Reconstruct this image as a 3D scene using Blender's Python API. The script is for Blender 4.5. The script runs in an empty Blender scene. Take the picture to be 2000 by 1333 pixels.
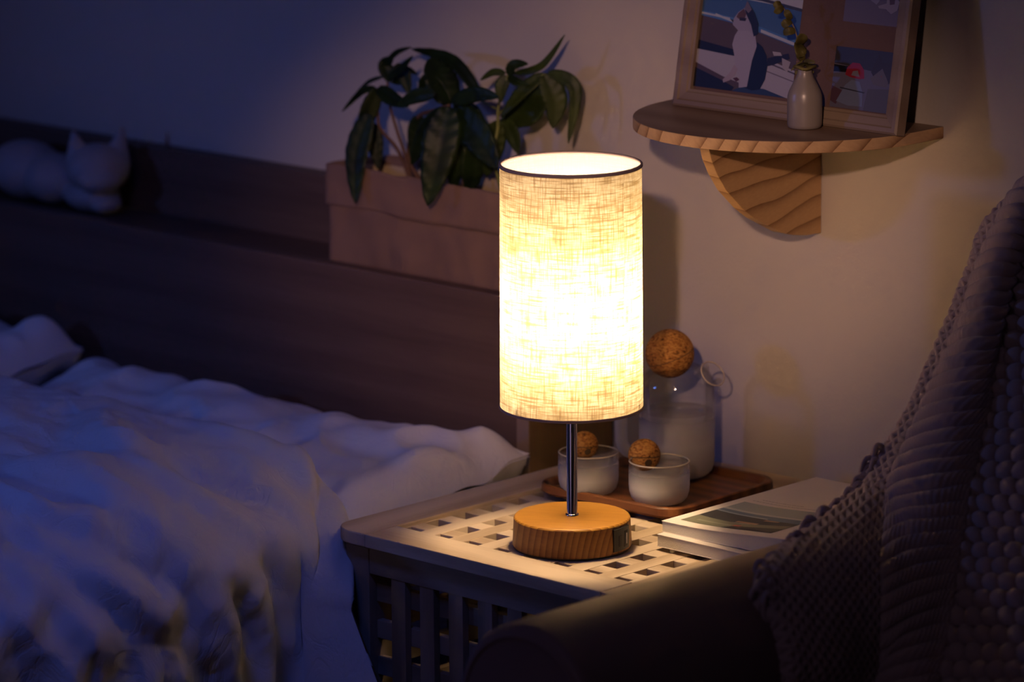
import bpy, bmesh, math, random
from math import pi, sin, cos, sqrt, atan2, radians, exp
from mathutils import Vector, Matrix, noise
random.seed(7)
LEAVES=[('L',[(-0.4843,0.235,0.8493),(-0.4946,0.23,0.8224),(-0.502,0.225,0.7942)],0.0188),('L',[(-0.4866,0.225,0.8239),(-0.4927,0.212,0.7836),(-0.4889,0.205,0.7337)],0.024),('L',[(-0.488,0.235,0.8499),(-0.5039,0.23,0.8436),(-0.5269,0.225,0.8217)],0.0068),('L',[(-0.4887,0.25,0.8719),(-0.4714,0.25,0.8856),(-0.4508,0.25,0.8928)],0.0057),('L',[(-0.4919,0.25,0.8583),(-0.5128,0.25,0.8509),(-0.5357,0.25,0.8337)],0.0042),('L',[(-0.4744,0.24,0.8602),(-0.4515,0.235,0.872),(-0.4288,0.23,0.8883)],0.0078),('L',[(-0.4944,0.26,0.8612),(-0.4757,0.265,0.8662),(-0.4616,0.27,0.8612)],0.0078),('L',[(-0.4786,0.25,0.8544),(-0.4887,0.25,0.8703),(-0.4767,0.25,0.8799)],0.0157),('L',[(-0.4843,0.26,0.85),(-0.4744,0.26,0.8642),(-0.4638,0.26,0.8416)],0.0188),('L',[(-0.4793,0.23,0.8504),(-0.4545,0.225,0.843),(-0.4255,0.22,0.8383)],0.0166),('L',[(-0.3926,0.225,0.8546),(-0.4151,0.22,0.8498),(-0.4415,0.22,0.8366)],0.0154),('L',[(-0.515,0.255,0.8076),(-0.5094,0.255,0.7869),(-0.5062,0.255,0.7606)],0.0179),('L',[(-0.4494,0.26,0.822),(-0.4556,0.26,0.8028),(-0.4605,0.26,0.7705)],0.0178),('M',[(-0.3747,0.27,0.849),(-0.4132,0.27,0.8806),(-0.4757,0.275,0.8861)],0.0135),('M',[(-0.3971,0.25,0.8392),(-0.4112,0.25,0.8664),(-0.4274,0.255,0.8841)],0.033),('M',[(-0.3971,0.25,0.8392),(-0.4208,0.245,0.8608),(-0.4277,0.24,0.8476)],0.0186),('M',[(-0.3692,0.22,0.8442),(-0.366,0.203,0.8043),(-0.3735,0.193,0.7467)],0.0378),('M',[(-0.3697,0.225,0.8477),(-0.3307,0.22,0.8605),(-0.2991,0.22,0.8607)],0.0162),('M',[(-0.3726,0.23,0.8405),(-0.336,0.225,0.8193),(-0.3067,0.225,0.7875)],0.0336),('M',[(-0.3853,0.235,0.8396),(-0.4131,0.235,0.8132),(-0.4378,0.235,0.7753)],0.0217),('M',[(-0.3908,0.245,0.8368),(-0.3779,0.24,0.7982),(-0.3842,0.24,0.7546)],0.0257),('M',[(-0.4011,0.26,0.8376),(-0.3733,0.26,0.8223),(-0.3686,0.262,0.7755)],0.0258),('M',[(-0.3565,0.25,0.8201),(-0.3641,0.25,0.7828),(-0.3717,0.25,0.7479)],0.0257),('R',[(-0.3299,0.265,0.8744),(-0.3166,0.26,0.8861),(-0.2977,0.26,0.8894)],0.0112),('R',[(-0.3334,0.265,0.8761),(-0.3456,0.26,0.8765),(-0.3587,0.255,0.8675)],0.0077),('R',[(-0.3313,0.265,0.8737),(-0.3344,0.26,0.8626),(-0.3353,0.26,0.8471)],0.0138),('R',[(-0.3285,0.265,0.874),(-0.314,0.26,0.8699),(-0.2958,0.26,0.8686)],0.0092),('R',[(-0.3214,0.265,0.8768),(-0.293,0.275,0.8867),(-0.2709,0.285,0.9184)],0.0076),('R',[(-0.2903,0.275,0.8787),(-0.3056,0.26,0.8615),(-0.3259,0.25,0.8348)],0.0132),('R',[(-0.2903,0.275,0.8787),(-0.2798,0.28,0.853),(-0.2828,0.28,0.8239)],0.0254),('R',[(-0.2847,0.275,0.8808),(-0.2581,0.285,0.8665),(-0.262,0.28,0.8112)],0.0142),('R',[(-0.2978,0.28,0.8702),(-0.3177,0.28,0.8387),(-0.3513,0.275,0.8249)],0.0317),('R',[(-0.3401,0.27,0.8272),(-0.3282,0.27,0.8129),(-0.3213,0.27,0.7955)],0.0154),('R',[(-0.3397,0.26,0.8285),(-0.3471,0.26,0.7991),(-0.356,0.26,0.7694)],0.0236)]
STEMS=[('L',[(-0.4533,0.25,0.7382),(-0.4567,0.25,0.759),(-0.4732,0.25,0.7863),(-0.4872,0.24,0.8072),(-0.4898,0.24,0.828),(-0.4843,0.235,0.8493)],0.0035),('L',[(-0.4552,0.25,0.7565),(-0.4622,0.25,0.7822),(-0.4728,0.25,0.8048),(-0.4834,0.25,0.8328),(-0.4859,0.25,0.8616)],0.0032),('M',[(-0.4567,0.26,0.7337),(-0.4606,0.26,0.7652),(-0.4646,0.26,0.7912),(-0.4531,0.26,0.8189),(-0.4076,0.24,0.8341),(-0.3704,0.222,0.8448)],0.005),('M',[(-0.3887,0.26,0.7419),(-0.3953,0.26,0.7885),(-0.3945,0.25,0.8212),(-0.3824,0.235,0.842)],0.003),('R',[(-0.338,0.25,0.7546),(-0.3349,0.25,0.7862),(-0.335,0.255,0.8218),(-0.3382,0.26,0.8442),(-0.3299,0.265,0.8744)],0.0035),('R',[(-0.3397,0.26,0.8337),(-0.3146,0.262,0.8541),(-0.2889,0.275,0.8794)],0.0022),('R',[(-0.3382,0.26,0.839),(-0.3607,0.262,0.8442),(-0.3742,0.265,0.8502)],0.0018)]
EUSTEM=[(0.0663,0.25,0.9046),(0.0643,0.25,0.915),(0.0623,0.25,0.9293),(0.0585,0.25,0.9433),(0.054,0.25,0.9563),(0.049,0.25,0.9645),(0.0396,0.25,0.9766)]
EULEAF=[((0.0644,0.249,0.9296),(0.0643,0.243,0.9398),0.0078),((0.0605,0.249,0.9436),(0.0704,0.243,0.9557),0.0107),((0.0593,0.249,0.9454),(0.0681,0.243,0.9335),0.0117),((0.0549,0.249,0.9565),(0.0456,0.243,0.9544),0.0078),((0.0498,0.249,0.9656),(0.0444,0.243,0.96),0.0078),((0.0498,0.249,0.9666),(0.0479,0.243,0.9757),0.0068),((0.0404,0.249,0.9773),(0.0356,0.243,0.9717),0.0068),((0.0379,0.249,0.9799),(0.0343,0.243,0.9774),0.0078),((0.0656,0.249,0.9287),(0.0841,0.243,0.9303),0.0044),((0.0664,0.249,0.9187),(0.0596,0.243,0.9182),0.0044),((0.0664,0.249,0.9187),(0.083,0.243,0.921),0.0044),((0.0644,0.249,0.9296),(0.0553,0.243,0.9197),0.0019)]
NET=[[(0.2994,0.4012,0.7075),(0.2914,0.3612,0.7375),(0.2954,0.3262,0.7675),(0.3079,0.3172,0.7702),(0.3132,0.3177,0.7708),(0.3314,0.3066,0.7746),(0.3318,0.3194,0.7728),(0.379,0.3238,0.778),(0.4306,0.3287,0.7836),(0.4963,0.3348,0.7907)],[(0.2994,0.3882,0.7595),(0.2914,0.3482,0.7895),(0.2954,0.3132,0.8195),(0.3079,0.3042,0.8222),(0.3132,0.3047,0.8228),(0.3314,0.2936,0.8266),(0.3318,0.3064,0.8248),(0.379,0.3108,0.83),(0.4306,0.3157,0.8356),(0.4963,0.3218,0.8427)],[(0.2994,0.3582,0.7695),(0.2914,0.3182,0.7995),(0.2954,0.2832,0.8295),(0.3079,0.2742,0.8322),(0.3132,0.2747,0.8328),(0.3314,0.2636,0.8366),(0.3318,0.2764,0.8348),(0.379,0.2808,0.84),(0.4306,0.2857,0.8456),(0.4963,0.2918,0.8527)],[(0.2994,0.3332,0.7575),(0.2914,0.2932,0.7875),(0.2954,0.2582,0.8175),(0.3079,0.2492,0.8202),(0.3132,0.2497,0.8208),(0.3314,0.2386,0.8246),(0.3318,0.2514,0.8228),(0.379,0.2558,0.828),(0.4306,0.2607,0.8336),(0.4963,0.2668,0.8407)],[(0.2895,0.3142,0.7355),(0.2815,0.2742,0.7655),(0.2855,0.2392,0.7955),(0.3027,0.2307,0.7988),(0.3126,0.2317,0.8),(0.3335,0.221,0.8041),(0.3366,0.234,0.8027),(0.3836,0.2386,0.8079),(0.4351,0.2435,0.8137),(0.5006,0.2499,0.821)],[(0.2964,0.2916,0.7092),(0.2884,0.2516,0.7392),(0.2924,0.2166,0.7692),(0.3057,0.2078,0.7722),(0.3118,0.2084,0.773),(0.3363,0.1981,0.7777),(0.3429,0.2115,0.7766),(0.3897,0.2162,0.782),(0.4409,0.2214,0.788),(0.5061,0.2279,0.7956)],[(0.2995,0.267,0.6806),(0.2915,0.227,0.7106),(0.2955,0.192,0.7406),(0.3098,0.1834,0.7439),(0.3168,0.1841,0.7447),(0.3449,0.1743,0.7501),(0.3551,0.1881,0.7494),(0.4016,0.1929,0.755),(0.4524,0.1983,0.7612),(0.5172,0.205,0.769)],[(0.3021,0.246,0.6562),(0.2941,0.206,0.6862),(0.2981,0.171,0.7162),(0.3133,0.1625,0.7198),(0.3211,0.1634,0.7207),(0.3523,0.154,0.7267),(0.3654,0.1682,0.7263),(0.4116,0.1732,0.7321),(0.4621,0.1786,0.7384),(0.5266,0.1856,0.7465)],[(0.3044,0.2199,0.6259),(0.2964,0.1799,0.6559),(0.3004,0.1449,0.6859),(0.3148,0.1364,0.6894),(0.322,0.1372,0.6904),(0.359,0.1287,0.6973),(0.3778,0.1435,0.6976),(0.4236,0.1486,0.7036),(0.4738,0.1543,0.7101),(0.5377,0.1614,0.7185)],[(0.3066,0.1939,0.5957),(0.2986,0.1539,0.6257),(0.3026,0.1189,0.6557),(0.3164,0.1105,0.6593),(0.3229,0.1112,0.6602),(0.3656,0.1035,0.6682),(0.3899,0.119,0.6693),(0.4355,0.1243,0.6754),(0.4853,0.1302,0.6822),(0.5488,0.1376,0.6908)],[(0.3023,0.1674,0.5649),(0.2943,0.1274,0.5949),(0.2983,0.0924,0.6249),(0.3154,0.0844,0.6291),(0.3251,0.0855,0.6304),(0.3715,0.0785,0.6392),(0.3995,0.0945,0.6409),(0.4447,0.1,0.6472),(0.4942,0.106,0.6541),(0.5573,0.1136,0.663)],[(0.2981,0.1408,0.5342),(0.2901,0.1008,0.5642),(0.2941,0.0658,0.5942),(0.3143,0.0584,0.599),(0.3273,0.0601,0.6009),(0.3774,0.0536,0.6105),(0.4089,0.0703,0.6127),(0.4539,0.0759,0.6192),(0.5031,0.082,0.6264),(0.5658,0.0899,0.6355)],[(0.3135,0.0098,0.5215),(0.2915,0.0078,0.5515),(0.3015,-0.0042,0.5765),(0.332,0.0014,0.5807),(0.3478,0.0252,0.5789),(0.3882,0.0314,0.5847),(0.42,0.0481,0.587),(0.4647,0.0539,0.5937),(0.5135,0.0602,0.601),(0.5759,0.0682,0.6104)],[(0.3598,-0.1116,0.5175),(0.3378,-0.1136,0.5475),(0.3478,-0.1256,0.5725),(0.3705,-0.0842,0.5683),(0.3827,-0.029,0.5594),(0.4047,0.0008,0.5574),(0.4325,0.0231,0.558),(0.4769,0.029,0.5648),(0.5254,0.0355,0.5724),(0.5872,0.0437,0.5819)],[(0.3866,-0.1512,0.5017),(0.3646,-0.1532,0.5317),(0.3746,-0.1652,0.5567),(0.3923,-0.1151,0.5497),(0.4005,-0.0522,0.5381),(0.4182,-0.0202,0.5348),(0.443,0.003,0.5347),(0.4871,0.009,0.5417),(0.5353,0.0156,0.5493),(0.5968,0.0241,0.5591)],[(0.4064,-0.1553,0.4777),(0.3844,-0.1573,0.5077),(0.3944,-0.1693,0.5327),(0.4069,-0.1234,0.5253),(0.4105,-0.0656,0.5137),(0.4283,-0.0367,0.5109),(0.4534,-0.0169,0.5116),(0.4972,-0.0108,0.5187),(0.5451,-0.004,0.5265),(0.6063,0.0046,0.5365)],[(0.4174,-0.1556,0.4402),(0.3954,-0.1576,0.4702),(0.4054,-0.1696,0.4952),(0.4128,-0.1248,0.4868),(0.4116,-0.0685,0.474),(0.4423,-0.0606,0.4785),(0.4663,-0.0444,0.4797),(0.5098,-0.0381,0.487),(0.5573,-0.0312,0.4951),(0.618,-0.0223,0.5053)],[(0.4039,-0.1301,0.3872),(0.3819,-0.1321,0.4172),(0.3919,-0.1441,0.4422),(0.3892,-0.092,0.4296),(0.4221,-0.0834,0.4345),(0.4604,-0.0903,0.4441),(0.4805,-0.0746,0.4447),(0.5235,-0.0681,0.4523),(0.5707,-0.0609,0.4605),(0.6308,-0.0519,0.471)]]
RIDGES=[([(-0.065,-0.266),(0.025,-0.292),(0.067,-0.298),(0.118,-0.3),(0.16,-0.285),(0.198,-0.258),(0.228,-0.24),(0.263,-0.233),(0.313,-0.231)],0.021,0.034),([(-0.098,-0.13),(0.007,-0.18),(0.072,-0.211),(0.111,-0.211),(0.15,-0.205),(0.17,-0.184),(0.188,-0.166),(0.216,-0.149),(0.254,-0.135),(0.305,-0.129)],0.018,0.03),([(0.074,-0.394),(0.102,-0.376),(0.134,-0.357),(0.167,-0.334),(0.19,-0.301),(0.217,-0.279),(0.244,-0.265),(0.287,-0.259)],0.014,0.018),([(0.103,-0.42),(0.14,-0.406),(0.177,-0.384),(0.219,-0.356),(0.261,-0.336),(0.307,-0.328)],0.014,0.02),([(0.146,-0.453),(0.18,-0.439),(0.239,-0.404),(0.277,-0.373),(0.299,-0.365)],0.016,0.022),([(0.164,-0.413),(0.197,-0.38),(0.227,-0.345),(0.255,-0.316),(0.281,-0.298),(0.315,-0.291)],0.012,0.016),([(0.194,-0.479),(0.24,-0.455),(0.285,-0.428)],0.016,0.022),([(0.075,-0.133),(0.122,-0.129),(0.162,-0.118),(0.204,-0.114),(0.238,-0.117)],0.013,0.018),([(-0.017,-0.06),(0.05,-0.071),(0.098,-0.061),(0.137,-0.07)],0.008,0.02),([(0.086,-0.041),(0.106,-0.051),(0.144,-0.07)],0.01,0.013),([(0.198,-0.249),(0.226,-0.226),(0.263,-0.197),(0.303,-0.185),(0.34,-0.183)],0.012,0.016),([(0.125,-0.042),(0.173,-0.072),(0.253,-0.091),(0.36,-0.094)],0.01,0.02),([(0.117,-0.04),(0.177,-0.085),(0.251,-0.109),(0.355,-0.115)],-0.03,0.011),([(0.222,-0.182),(0.276,-0.171),(0.307,-0.167),(0.343,-0.167)],-0.016,0.012),([(0.232,-0.235),(0.278,-0.219),(0.332,-0.216)],-0.016,0.012),([(0.257,-0.311),(0.294,-0.294),(0.317,-0.285)],-0.012,0.01),([(0.236,-0.349),(0.286,-0.332),(0.308,-0.325)],-0.01,0.01),([(-0.041,-0.125),(0.04,-0.153),(0.112,-0.179)],-0.008,0.03)]

SC = bpy.context.scene
COL = SC.collection
V = Vector
WY = 0.3256            # plane of the bedroom wall
# ------------------------------------------------------------------ materials
def nt(name):
    m = bpy.data.materials.new(name); m.use_nodes = True
    t = m.node_tree; t.nodes.clear()
    o = t.nodes.new('ShaderNodeOutputMaterial')
    return m, t, o
def N(t, typ, **kw):
    n = t.nodes.new(typ)
    for k, v in kw.items():
        if k.startswith('_'): setattr(n, k[1:], v)
        else: n.inputs[k.replace('__', ' ')].default_value = v
    return n
def rgb(c): return (c[0], c[1], c[2], 1)
def principled(t, o, color=(.8,.8,.8), rough=.5, metal=0, spec=.5, **kw):
    p = t.nodes.new('ShaderNodeBsdfPrincipled')
    p.inputs['Base Color'].default_value = rgb(color); p.inputs['Roughness'].default_value = rough
    p.inputs['Metallic'].default_value = metal; p.inputs['Specular IOR Level'].default_value = spec
    for k, v in kw.items(): p.inputs[k.replace('__', ' ')].default_value = v
    t.links.new(p.outputs[0], o.inputs[0]); return p
def plain(name, color, rough=.5, metal=0, spec=.4, bump=0, bscale=200, vary=0, vscale=30):
    m, t, o = nt(name); p = principled(t, o, color, rough, metal, spec)
    tc = t.nodes.new('ShaderNodeTexCoord')
    if bump:
        n = N(t, 'ShaderNodeTexNoise', Scale=bscale, Detail=4.0); t.links.new(tc.outputs['Object'], n.inputs['Vector'])
        b = N(t, 'ShaderNodeBump', Strength=bump, Distance=.002); t.links.new(n.outputs[0], b.inputs['Height'])
        t.links.new(b.outputs[0], p.inputs['Normal'])
    if vary:
        n = N(t, 'ShaderNodeTexNoise', Scale=vscale, Detail=4.0); t.links.new(tc.outputs['Object'], n.inputs['Vector'])
        r = t.nodes.new('ShaderNodeValToRGB'); r.color_ramp.elements[0].position = .3; r.color_ramp.elements[1].position = .7
        r.color_ramp.elements[0].color = rgb([c*(1-vary) for c in color]); r.color_ramp.elements[1].color = rgb([min(1, c*(1+vary)) for c in color])
        t.links.new(n.outputs[0], r.inputs[0]); t.links.new(r.outputs[0], p.inputs['Base Color'])
    return m
def wood(name, dark, light, axis='Y', scale=1.0, rough=.5, ring=26, contrast=.5, spec=.3, rot=(0,0,0), dist=3.0, bdir='DIAGONAL', prof='SIN', st=.10, wamt=.5):
    """straight to wavy grain running along axis"""
    m, t, o = nt(name); p = principled(t, o, light, rough, 0, spec)
    tc = t.nodes.new('ShaderNodeTexCoord'); mp = t.nodes.new('ShaderNodeMapping')
    s = {'X': (st, 1, 1), 'Y': (1, st, 1), 'Z': (1, 1, st)}[axis]
    mp.inputs['Scale'].default_value = [a*scale for a in s]; mp.inputs['Rotation'].default_value = rot
    t.links.new(tc.outputs['Object'], mp.inputs['Vector'])
    w = t.nodes.new('ShaderNodeTexWave'); w.wave_type = 'BANDS'; w.bands_direction = bdir; w.wave_profile = prof
    w.inputs['Scale'].default_value = ring; w.inputs['Distortion'].default_value = dist; w.inputs['Detail'].default_value = 3
    w.inputs['Detail Scale'].default_value = .8
    t.links.new(mp.outputs[0], w.inputs['Vector'])
    n = N(t, 'ShaderNodeTexNoise', Scale=260.0, Detail=5.0, Roughness=.6); t.links.new(mp.outputs[0], n.inputs['Vector'])
    n2 = N(t, 'ShaderNodeTexNoise', Scale=18.0, Detail=2.0); t.links.new(mp.outputs[0], n2.inputs['Vector'])
    a = N(t, 'ShaderNodeMath', _operation='MULTIPLY'); t.links.new(w.outputs['Fac'], a.inputs[0]); a.inputs[1].default_value = wamt
    b = N(t, 'ShaderNodeMath', _operation='MULTIPLY_ADD'); t.links.new(n.outputs[0], b.inputs[0]); b.inputs[1].default_value = .45; t.links.new(a.outputs[0], b.inputs[2])
    c = N(t, 'ShaderNodeMath', _operation='MULTIPLY_ADD'); t.links.new(n2.outputs[0], c.inputs[0]); c.inputs[1].default_value = .35; t.links.new(b.outputs[0], c.inputs[2])
    r = t.nodes.new('ShaderNodeValToRGB'); e = r.color_ramp.elements
    e[0].position = .62-contrast*.35; e[1].position = .62+contrast*.35; e[0].color = rgb(dark); e[1].color = rgb(light)
    t.links.new(c.outputs[0], r.inputs[0]); t.links.new(r.outputs[0], p.inputs['Base Color'])
    bm_ = N(t, 'ShaderNodeBump', Strength=.12, Distance=.0006); t.links.new(n.outputs[0], bm_.inputs['Height']); t.links.new(bm_.outputs[0], p.inputs['Normal'])
    return m
def glass_mat(name, z0=None, z1=None, frost=.85):
    """thin glass; frosted below z1, clear above z0 (object heights)"""
    m, t, o = nt(name)
    tr = N(t, 'ShaderNodeBsdfTransparent', Color=(.975, .98, .98, 1)); gl = N(t, 'ShaderNodeBsdfGlossy', Roughness=.06)
    lw = N(t, 'ShaderNodeLayerWeight', Blend=.22); mul = N(t, 'ShaderNodeMath', _operation='MULTIPLY_ADD'); mul.inputs[1].default_value = .42; mul.inputs[2].default_value = .02
    t.links.new(lw.outputs['Fresnel'], mul.inputs[0])
    mx = t.nodes.new('ShaderNodeMixShader'); t.links.new(mul.outputs[0], mx.inputs[0]); t.links.new(tr.outputs[0], mx.inputs[1]); t.links.new(gl.outputs[0], mx.inputs[2])
    if z0 is None:
        t.links.new(mx.outputs[0], o.inputs[0]); return m
    tl = N(t, 'ShaderNodeBsdfTranslucent', Color=(.86, .84, .84, 1)); df = N(t, 'ShaderNodeBsdfDiffuse', Color=(.86, .84, .84, 1))
    f1 = t.nodes.new('ShaderNodeMixShader'); f1.inputs[0].default_value = .5; t.links.new(tl.outputs[0], f1.inputs[1]); t.links.new(df.outputs[0], f1.inputs[2])
    g2 = N(t, 'ShaderNodeBsdfGlossy', Roughness=.3); f2 = t.nodes.new('ShaderNodeMixShader'); f2.inputs[0].default_value = .06
    t.links.new(f1.outputs[0], f2.inputs[1]); t.links.new(g2.outputs[0], f2.inputs[2])
    tc = t.nodes.new('ShaderNodeTexCoord'); sp = t.nodes.new('ShaderNodeSeparateXYZ'); t.links.new(tc.outputs['Object'], sp.inputs[0])
    n = N(t, 'ShaderNodeTexNoise', Scale=60.0, Detail=3.0); t.links.new(tc.outputs['Object'], n.inputs['Vector'])
    ad = N(t, 'ShaderNodeMath', _operation='MULTIPLY_ADD'); t.links.new(n.outputs[0], ad.inputs[0]); ad.inputs[1].default_value = .003; t.links.new(sp.outputs['Z'], ad.inputs[2])
    mr = N(t, 'ShaderNodeMapRange'); mr.inputs['From Min'].default_value = z0+.006; mr.inputs['From Max'].default_value = z1+.006
    mr.inputs['To Min'].default_value = 0; mr.inputs['To Max'].default_value = frost; t.links.new(ad.outputs[0], mr.inputs['Value'])
    f = t.nodes.new('ShaderNodeMixShader'); t.links.new(mr.outputs[0], f.inputs[0]); t.links.new(mx.outputs[0], f.inputs[1]); t.links.new(f2.outputs[0], f.inputs[2])
    t.links.new(f.outputs[0], o.inputs[0]); return m
def cork(name):
    m, t, o = nt(name); p = principled(t, o, (.5,.27,.1), .8, 0, .15)
    tc = t.nodes.new('ShaderNodeTexCoord'); mp = t.nodes.new('ShaderNodeMapping'); mp.inputs['Scale'].default_value = (1,1,1.6)
    t.links.new(tc.outputs['Object'], mp.inputs[0])
    v = N(t, 'ShaderNodeTexVoronoi', Scale=420.0); n = N(t, 'ShaderNodeTexNoise', Scale=330.0, Detail=4.0)
    t.links.new(mp.outputs[0], v.inputs['Vector']); t.links.new(mp.outputs[0], n.inputs['Vector'])
    a = N(t, 'ShaderNodeMath', _operation='MULTIPLY_ADD'); a.inputs[1].default_value = .35; t.links.new(v.outputs['Color'], a.inputs[0]); t.links.new(n.outputs[0], a.inputs[2])
    r = t.nodes.new('ShaderNodeValToRGB'); e = r.color_ramp.elements; e[0].position = .40; e[0].color = rgb((.05,.018,.006)); e[1].position = .60; e[1].color = rgb((.27,.115,.03))
    x = e.new(.85); x.color = rgb((.42,.21,.07))
    t.links.new(a.outputs[0], r.inputs[0]); t.links.new(r.outputs[0], p.inputs['Base Color'])
    b = N(t, 'ShaderNodeBump', Strength=.6, Distance=.0008); t.links.new(a.outputs[0], b.inputs['Height']); t.links.new(b.outputs[0], p.inputs['Normal'])
    return m
def linen_shade(name):
    m, t, o = nt(name)
    uv = t.nodes.new('ShaderNodeUVMap')
    def thread(sx, sy, detail, lo, hi, off=0):
        mp = t.nodes.new('ShaderNodeMapping'); mp.inputs['Scale'].default_value = (sx, sy, 1); mp.inputs['Location'].default_value = (off, off*.7, 0)
        t.links.new(uv.outputs[0], mp.inputs[0])
        n = N(t, 'ShaderNodeTexNoise', Scale=1.0, Detail=detail, Roughness=.55); n.noise_dimensions = '2D'
        t.links.new(mp.outputs[0], n.inputs['Vector'])
        r = N(t, 'ShaderNodeMapRange'); r.inputs['From Min'].default_value = lo; r.inputs['From Max'].default_value = hi; t.links.new(n.outputs[0], r.inputs['Value'])
        return r.outputs[0]
    parts = [(thread(60, 1500, 2, .36, .60), .5), (thread(1500, 55, 2, .36, .60, 3), .5),
             (thread(30, 620, 1, .30, .48, 7), .62), (thread(620, 30, 1, .28, .46, 11), .62), (thread(18, 60, 2, .30, .60, 15), .3)]
    prev = None
    for s_, w in parts:
        mx = N(t, 'ShaderNodeMath', _operation='MULTIPLY_ADD'); t.links.new(s_, mx.inputs[0]); mx.inputs[1].default_value = w; mx.inputs[2].default_value = 1-w
        if prev is None: prev = mx.outputs[0]
        else:
            q = N(t, 'ShaderNodeMath', _operation='MULTIPLY'); t.links.new(prev, q.inputs[0]); t.links.new(mx.outputs[0], q.inputs[1]); prev = q.outputs[0]
    r = t.nodes.new('ShaderNodeValToRGB'); e = r.color_ramp.elements
    e[0].position = .02; e[0].color = rgb((.085,.052,.018)); e[1].position = .80; e[1].color = rgb((.49,.46,.36))
    x = e.new(.35); x.color = rgb((.235,.185,.095))
    t.links.new(prev, r.inputs[0])
    tl = t.nodes.new('ShaderNodeBsdfTranslucent'); t.links.new(r.outputs[0], tl.inputs['Color'])
    df = t.nodes.new('ShaderNodeBsdfDiffuse'); ge = t.nodes.new('ShaderNodeNewGeometry'); mc = t.nodes.new('ShaderNodeMix'); mc.data_type = 'RGBA'
    mc.inputs[6].default_value = (.52,.46,.39,1); mc.inputs[7].default_value = (.88,.87,.84,1)
    t.links.new(ge.outputs['Backfacing'], mc.inputs[0]); t.links.new(mc.outputs[2], df.inputs['Color'])
    mx = t.nodes.new('ShaderNodeMixShader'); mx.inputs[0].default_value = .48; t.links.new(tl.outputs[0], mx.inputs[1]); t.links.new(df.outputs[0], mx.inputs[2])
    t.links.new(mx.outputs[0], o.inputs[0]); return m
def leafmat(name, c1, c2):
    m, t, o = nt(name); p = t.nodes.new('ShaderNodeBsdfPrincipled'); p.inputs['Roughness'].default_value = .45; p.inputs['Specular IOR Level'].default_value = .25
    tc = t.nodes.new('ShaderNodeTexCoord'); n = N(t, 'ShaderNodeTexNoise', Scale=40.0, Detail=3.0); t.links.new(tc.outputs['Object'], n.inputs['Vector'])
    r = t.nodes.new('ShaderNodeValToRGB'); r.color_ramp.elements[0].color = rgb(c1); r.color_ramp.elements[1].color = rgb(c2); r.color_ramp.elements[0].position = .35; r.color_ramp.elements[1].position = .65
    t.links.new(n.outputs[0], r.inputs[0]); t.links.new(r.outputs[0], p.inputs['Base Color'])
    tl = t.nodes.new('ShaderNodeBsdfTranslucent'); t.links.new(r.outputs[0], tl.inputs['Color'])
    mx = t.nodes.new('ShaderNodeMixShader'); mx.inputs[0].default_value = .2; t.links.new(p.outputs[0], mx.inputs[1]); t.links.new(tl.outputs[0], mx.inputs[2]); t.links.new(mx.outputs[0], o.inputs[0])
    return m
def cloth(name, color, bscale=900, bump=.25, sheen=0.0, wr=.0):
    m, t, o = nt(name); p = principled(t, o, color, .9, 0, .1)
    if sheen: p.inputs['Sheen Weight'].default_value = sheen
    tc = t.nodes.new('ShaderNodeTexCoord')
    n = N(t, 'ShaderNodeTexNoise', Scale=float(bscale), Detail=3.0); t.links.new(tc.outputs['Object'], n.inputs['Vector'])
    b = N(t, 'ShaderNodeBump', Strength=bump, Distance=.0006); t.links.new(n.outputs[0], b.inputs['Height'])
    if wr:
        mp = t.nodes.new('ShaderNodeMapping'); mp.inputs['Scale'].default_value = (1, 1, .6); mp.inputs['Rotation'].default_value = (.3, .2, .7); t.links.new(tc.outputs['Object'], mp.inputs[0])
        n2 = N(t, 'ShaderNodeTexNoise', Scale=26.0, Detail=5.0, Roughness=.55, Distortion=1.2); t.links.new(mp.outputs[0], n2.inputs['Vector'])
        ab = N(t, 'ShaderNodeMath', _operation='SUBTRACT'); ab.inputs[1].default_value = .5; t.links.new(n2.outputs[0], ab.inputs[0])
        a2 = N(t, 'ShaderNodeMath', _operation='ABSOLUTE'); t.links.new(ab.outputs[0], a2.inputs[0])
        mn = N(t, 'ShaderNodeMath', _operation='MINIMUM'); mn.inputs[1].default_value = .06; t.links.new(a2.outputs[0], mn.inputs[0])
        b2 = N(t, 'ShaderNodeBump', Strength=wr, Distance=.02); t.links.new(mn.outputs[0], b2.inputs['Height']); t.links.new(b2.outputs[0], b.inputs['Normal'])
    t.links.new(b.outputs[0], p.inputs['Normal']); return m
M = {}
M['wall'] = plain('wall_paint', (0.475,0.432,0.396), .85, spec=.15, bump=.18, bscale=260)
M['ceil'] = plain('ceiling_paint', (.6,.57,.54), .9)
M['floor'] = wood('floor_boards', (.10,.06,.035), (.2,.13,.08), 'Y', 1, .45, 14)
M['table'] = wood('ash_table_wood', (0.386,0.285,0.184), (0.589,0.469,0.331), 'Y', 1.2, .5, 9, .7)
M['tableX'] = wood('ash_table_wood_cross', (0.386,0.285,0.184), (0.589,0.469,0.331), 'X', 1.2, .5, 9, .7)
M['tableZ_shaded'] = wood('ash_table_wood_upright_shaded', (0.17,0.125,0.085), (0.26,0.205,0.15), 'Z', 1.2, .5, 9, .7)  # legs and slats: same ash as the top, shade put into the colour
M['sideX_shaded'] = wood('ash_side_wood_shaded', (0.17,0.125,0.085), (0.26,0.205,0.15), 'X', 1.2, .5, 9, .7)  # both side boards: the table's ash again, darkened to stand for shade
M['sideY_shaded'] = wood('ash_side_wood_deep_shaded', (0.17,0.125,0.085), (0.26,0.205,0.15), 'Y', 1.2, .5, 9, .7)
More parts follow.
